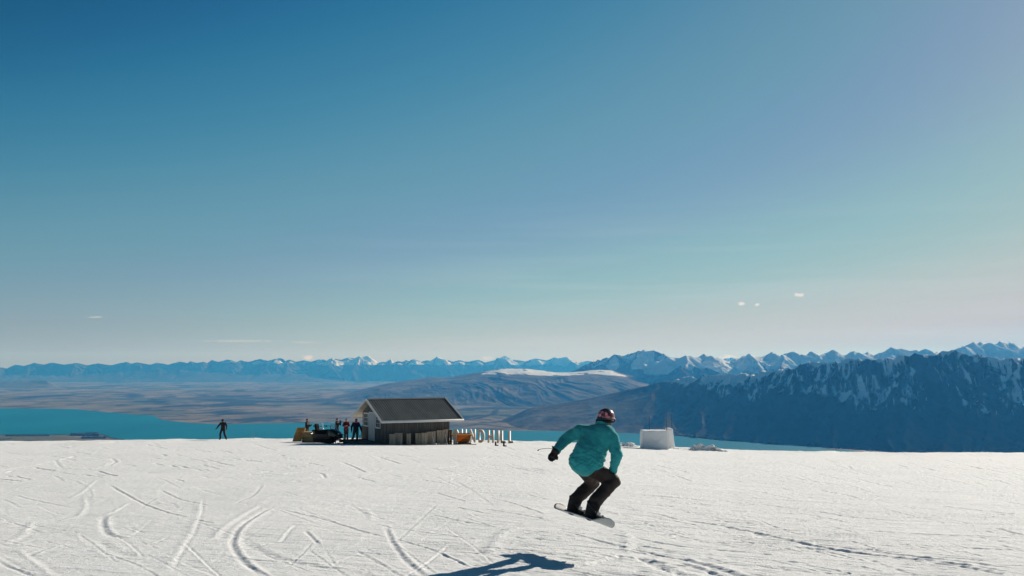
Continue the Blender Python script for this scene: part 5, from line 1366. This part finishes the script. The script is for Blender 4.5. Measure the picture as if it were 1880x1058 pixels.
# ================================================================== SNOWMOBILES
def snowmobile(label, loc, rz, scale=1.0, backrest=True):
    r = thing('snowmobile', label, 'snowmobile', loc, rz, 'snowmobiles parked by the hut'); r.scale = (scale, scale, scale * 1.12)
    # track: a belt round its wheels, heading +x
    bm = bmesh.new(); out = []
    for a in np.linspace(math.pi / 2, math.pi * 1.5, 12): out.append((-1.25 + .19 * math.cos(a), .25 + .19 * math.sin(a)))
    for a in np.linspace(-math.pi / 2, math.pi / 2, 10): out.append((.25 + .15 * math.cos(a) + .06, .21 + .15 * math.sin(a) + .02))
    prism(bm, out, -.22, .22)
    for i in range(len(out)): pass
    for i in range(22):
        u = i / 22 * 1.5 - 1.2; box(bm, (u, 0, .055), (.025, .42, .05))
    for i in range(5):
        a = math.pi * .75 + i * .35; box(bm, (-1.25 + .20 * math.cos(a), 0, .25 + .20 * math.sin(a)), (.05, .42, .025), Matrix.Rotation(-a, 3, 'Y'))
    obj('track', bm, M['rubber'], r)
    bm = bmesh.new(); prism(bm, [(-1.45, .38), (-1.50, .55), (-1.40, .62), (.35, .62), (.45, .40), (.2, .36), (-1.3, .36)], -.25, .25, .015); tn = obj('tunnel', bm, M['sat_black'], r)
    bm = bmesh.new(); tube(bm, [(-1.42, -.22, .52), (-1.66, -.20, .58), (-1.68, 0, .60), (-1.66, .20, .58), (-1.42, .22, .52)], .018, 8); obj('rear_bumper', bm, M['chrome'], tn, True)
    bm = bmesh.new(); prism(bm, [(-1.30, .62), (-1.32, .78), (-1.15, .86), (-.55, .84), (-.25, .92), (.02, .90), (.10, .64)], -.19, .19, .04); st = obj('seat', bm, M['seat_vinyl'], r, False)
    if backrest:
        bm = bmesh.new(); prism(bm, [(-1.28, .82), (-1.38, 1.20), (-1.30, 1.26), (-1.20, 1.18), (-1.14, .84)], -.17, .17, .035); obj('backrest', bm, M['seat_vinyl'], r)
    # bodywork
    bm = bmesh.new()
    secs = [(-.05, .22, .42, .88), (.22, .34, .36, .97), (.50, .40, .34, .95), (.80, .36, .34, .80), (1.02, .27, .36, .64), (1.14, .14, .40, .52)]
    rings = []
    for xx, hw_, z0_, z1_ in secs:
        ring = []
        for a in np.linspace(0, 2 * math.pi, 17)[:-1]:
            ca_, sa_ = math.cos(a), math.sin(a); e_ = .45
            ring.append(bm.verts.new((xx, hw_ * math.copysign(abs(ca_) ** e_, ca_), (z0_ + z1_) / 2 + (z1_ - z0_) / 2 * math.copysign(abs(sa_) ** e_, sa_))))
        rings.append(ring)
    for i in range(len(rings) - 1):
        for j in range(16): bm.faces.new((rings[i][j], rings[i][(j + 1) % 16], rings[i + 1][(j + 1) % 16], rings[i + 1][j]))
    bm.faces.new(rings[0]); bm.faces.new(rings[-1])
    hd = obj('bodywork', bm, M['gloss_black'], r, True)
    for q in (-1, 1):
        bm = bmesh.new(); prism(bm, [(.30, .55), (.75, .50), (1.0, .58), (.70, .72), (.35, .74)], q * .405 - .012, q * .405 + .012); obj('side_panel', bm, M['dull_green'], hd)
        bm = bmesh.new(); ico(bm, (.98, q * .15, .66), (.06, .08, .05), None, 2); obj('headlight', bm, M['lens'], hd, True)
        # footboard
        bm = bmesh.new(); prism(bm, [(-1.0, .34), (-1.0, .38), (.40, .38), (.60, .50), (.62, .46), (.42, .34)], q * .40 - .13, q * .40 + .13, .01); obj('footboard', bm, M['sat_black'], r)
        # ski with curled loop
        bm = bmesh.new(); pts = []
        sk = [(.35, .035), (.9, .02), (1.45, .03), (1.66, .09), (1.76, .20), (1.74, .29), (1.64, .31), (1.50, .24)]
        for xx, zz in sk: pass
        for (xa, za), (xb, zb2) in zip(sk[:-1], sk[1:]):
            L = math.hypot(xb - xa, zb2 - za); an_ = math.atan2(zb2 - za, xb - xa)
            wd = .13 if xa < 1.6 else .03
            box(bm, ((xa + xb) / 2, q * .46, (za + zb2) / 2), (L + .015, wd, .022), Matrix.Rotation(-an_, 3, 'Y'))
        ski = obj('ski', bm, M['sat_black'], r)
        bm = bmesh.new(); tube(bm, [(1.02, q * .46, .04), (.96, q * .44, .30), (.86, q * .36, .52)], .028, 8); tube(bm, [(.98, q * .44, .22), (.80, q * .16, .34)], .018, 8); tube(bm, [(.98, q * .44, .22), (.55, q * .16, .34)], .018, 8); obj('strut', bm, M['sat_black'], ski, True)
    # windscreen: a thin curved sheet
    bm = bmesh.new(); g_ = []
    for i in range(7):
        v = i / 6; row = []
        for j in range(13):
            a = (j / 12 - .5) * 2.3; rx = .30 - .02 * v
            row.append(bm.verts.new((.42 - .28 * v + .22 * math.cos(a) - .05, rx * math.sin(a) * (1.12 - .15 * v ** 3), .93 + .50 * v)))
        g_.append(row)
    for i in range(6):
        for j in range(12): bm.faces.new((g_[i][j], g_[i][j + 1], g_[i + 1][j + 1], g_[i + 1][j]))
    bmesh.ops.solidify(bm, geom=bm.faces[:], thickness=.006)
    wsn = obj('windscreen', bm, M['screen'], r, True)
    bm = bmesh.new(); tube(bm, [g2 for g2 in [Vector((.42 - .28 * v_ + .22 * math.cos(-1.15) - .05, .30 * math.sin(-1.15) * 1.08 - .02 * 0, .93 + .50 * v_)) for v_ in (0, .5, .96)]], .009, 6)
    tube(bm, [Vector((.42 - .28 * v_ + .22 * math.cos(1.15) - .05, .30 * math.sin(1.15) * 1.08, .93 + .50 * v_)) for v_ in (0, .5, .96)], .009, 6); obj('edge_glint', bm, M['lens'], wsn, True)  # pale tubes standing in for bright highlights along the windscreen edges
    # handlebar
    bm = bmesh.new(); tube(bm, [(.20, 0, .88), (.05, 0, 1.10)], .022, 8); tube(bm, [(-.06, -.38, 1.10), (.02, -.22, 1.17), (.05, 0, 1.12), (.02, .22, 1.17), (-.06, .38, 1.10)], .014, 8)
    hb_ = obj('handlebar', bm, M['sat_black'], r, True)
    for q in (-1, 1):
        bm = bmesh.new(); tube(bm, [(-.08, q * .40, 1.095), (-.03, q * .27, 1.14)], .022, 8); obj('grip', bm, M['rubber'], hb_, True)
        bm = bmesh.new(); ico(bm, (.12, q * .46, 1.20), (.02, .065, .045), None, 2); tube(bm, [(.14, q * .32, 1.05), (.12, q * .44, 1.18)], .010, 6); obj('mirror', bm, M['sat_black'], hb_, True)
    return r
d = 73.3; x = W(605, 812, d).x
snowmobile('black snowmobile nearest the camera with clear windscreen and skis towards the walker', (x, d, gz(x, d) - .02), R(-32), 1.0)
d = 76.3; x = W(585, 809, d).x
snowmobile('second black snowmobile parked half hidden behind the nearer one', (x, d, gz(x, d) - .02), R(-62), .95, False)

# ================================================================== SNOW BLOCKS, RUBBLE, POLES
def snowlump(name, label, cat, loc, build, voxel, smooth, amp, fr, grp=None, rz=0):
    def dsp(co): return amp * fbm(co[:, 0] * fr + co[:, 1] * fr * .6, co[:, 2] * fr + co[:, 1] * fr * .7, 4, 9)
    o = fuse(name, build, M['snow'], None, voxel, smooth, dsp); o.location = loc; o.rotation_euler = (0, 0, rz); return tag(o, label, cat, grp)
dB = 80.0; pxs = dB / FPX
xb = W(1204, 820, dB).x; zb3 = gz(xb, dB)
topz = float(ray(1204, 791.5)[1]) * dB - zb3
def blk(bm):
    w0, w1 = 23.3 * pxs, 22.6 * pxs; dpt = 1.9
    v = []
    for z_, hw_, y0_, y1_ in ((-.25, w0, -.1, dpt + .15), (topz, w1, .02, dpt)):
        v += [bm.verts.new((-hw_, y0_, z_)), bm.verts.new((hw_, y0_, z_)), bm.verts.new((hw_, y1_, z_)), bm.verts.new((-hw_, y1_, z_))]
    for i in range(4): bm.faces.new((v[i], v[(i + 1) % 4], v[4 + (i + 1) % 4], v[4 + i]))
    bm.faces.new(v[:4][::-1]); bm.faces.new(v[4:])
snowlump('snow_block', 'large square cut block of packed snow right of the rider', 'snow block', (xb, dB, zb3), blk, .05, 2, .035, 2.2)
xb2 = W(1232, 820, dB + 2.0).x; zb4 = gz(xb2, dB + 2); tz2 = float(ray(1232, 787.5)[1]) * (dB + 2.0) - zb4
def blk2(bm):
    v = []
    for z_, a_0, a_1 in ((-.25, -6.5, 9.5), (tz2 * .35, -5.2, 6.2), (tz2, -5, 4.4)):
        v.append([bm.verts.new((a_0 * pxs, 0, z_)), bm.verts.new((a_1 * pxs, 0, z_)), bm.verts.new((a_1 * pxs, 1.6, z_)), bm.verts.new((a_0 * pxs, 1.6, z_))])
    for r0, r1 in zip(v[:-1], v[1:]):
        for i in range(4): bm.faces.new((r0[i], r0[(i + 1) % 4], r1[(i + 1) % 4], r1[i]))
    bm.faces.new(v[0][::-1]); bm.faces.new(v[-1])
snowlump('snow_block', 'narrow upright slab of snow right behind the large square block', 'snow block', (xb2, dB + 2.0, zb4), blk2, .05, 2, .03, 2.2)
def rubble(pxc, py, half_px, h_px, d, n, label, shape):
    x = W(pxc, py, d).x; z = gz(x, d); s = d / FPX
    def bl(bm):
        rr_ = random.Random(int(pxc))
        for i in range(n):
            u = rr_.uniform(-1, 1); hh = shape(u) * h_px * s
            c = (u * half_px * s, rr_.uniform(-.5, .5), rr_.uniform(-.05, max(.02, hh - .12)))
            q = rr_.uniform(.045, .15) * (1 if hh > .25 else .6)
            Rq = Euler((rr_.uniform(0, 3), rr_.uniform(0, 3), rr_.uniform(0, 3))).to_matrix()
            box(bm, c, (q * 2 * rr_.uniform(.7, 1.2), q * 1.8, q * 1.6), Rq)
        for u in np.linspace(-.95, .95, 16):
            hh = max(.06, shape(u) * h_px * s * .72); capsule(bm, (u * half_px * s, -.1, -.15), (u * half_px * s, .1, hh - .14), .28, .13)
    snowlump('snow_pile', label, 'snow pile', (x, d, z), bl, .035, 1, .03, 5)
rubble(1299, 824, 33, 16.0, 80, 170, 'lumpy pile of broken snow chunks right of the snow blocks', lambda u: float(np.interp(u, [-1, -.8, -.5, -.3, -.1, .2, .4, .6, .8, 1], [.25, .8, 1, .9, .7, .75, .65, .4, .2, .1])))
rubble(1150, 819.5, 19, 9, 84, 80, 'small pile of broken snow chunks just left of the large snow block', lambda u: float(np.interp(u, [-1, -.5, 0, .5, 1], [.5, .8, .9, 1, .3])))
rubble(1250, 821, 18, 6, 81, 50, 'low bank of loose snow at the foot of the narrow snow slab', lambda u: float(np.interp(u, [-1, -.5, 0, .5, 1], [1, .8, .6, .4, .15])))
for px, tp, lean_, d, lb in ((1192.5, 763, 0, dB + 2.6, 'faint short pole behind the left corner of the snow block'), (1224, 756, .012, dB + 2.1, 'tallest thin dark pole behind the right edge of the large snow block'), (1233.5, 760.5, .02, dB + 3.8, 'rightmost thin dark pole behind the narrow snow slab')):
    x = W(px, 800, d).x; z = gz(x, d) - .1; h = float(ray(px, tp)[1]) * d - z
    bm = bmesh.new(); tube(bm, [(h * lean_, 0, 0), (h * lean_ * .4, 0, h * .5), (-h * lean_ * .3, 0, h)], [.030, .026, .018], 7); o = obj('pole', bm, M['cane'], None, True); o.location = (x, d, z); tag(o, lb, 'pole', 'thin dark poles around the snow blocks')
x = W(465.5, 806, 91).x; bm = bmesh.new(); h = float(ray(465, 793)[1]) * 91 - gz(x, 91); tube(bm, [(0, 0, -.1), (.01, 0, h)], .011, 6); o = obj('stake', bm, M['pale_coat']); o.location = (x, 91, gz(x, 91)); tag(o, 'very thin pale stake on the brow between the lone rider and the ramp', 'stake')
#==END OBJECTS==

# ---- haze over the whole basin
bm = bmesh.new()
x0, x1, y0, y1, z0, z1 = -115000, 115000, -3000, 100000, -1130, 1150
box(bm, ((x0 + x1) / 2, (y0 + y1) / 2, (z0 + z1) / 2), (x1 - x0, y1 - y0, z1 - z0))
hz = bpy.data.materials.new('haze'); hz.use_nodes = True
n, l = hz.node_tree.nodes, hz.node_tree.links
n.remove(n['Principled BSDF'])
pv = n.new('ShaderNodeVolumePrincipled')
pv.inputs['Color'].default_value = (0.06, 0.40, 1.0, 1)
pv.inputs['Density'].default_value = 2.0e-5
pv.inputs['Anisotropy'].default_value = 0.2
pv.inputs['Absorption Color'].default_value = (1, 1, 1, 1)
l.new(pv.outputs[0], n['Material Output'].inputs['Volume'])
tag(obj('haze', bm, hz), 'thin blue haze filling the whole basin up to the peaks', 'haze', kind='stuff')
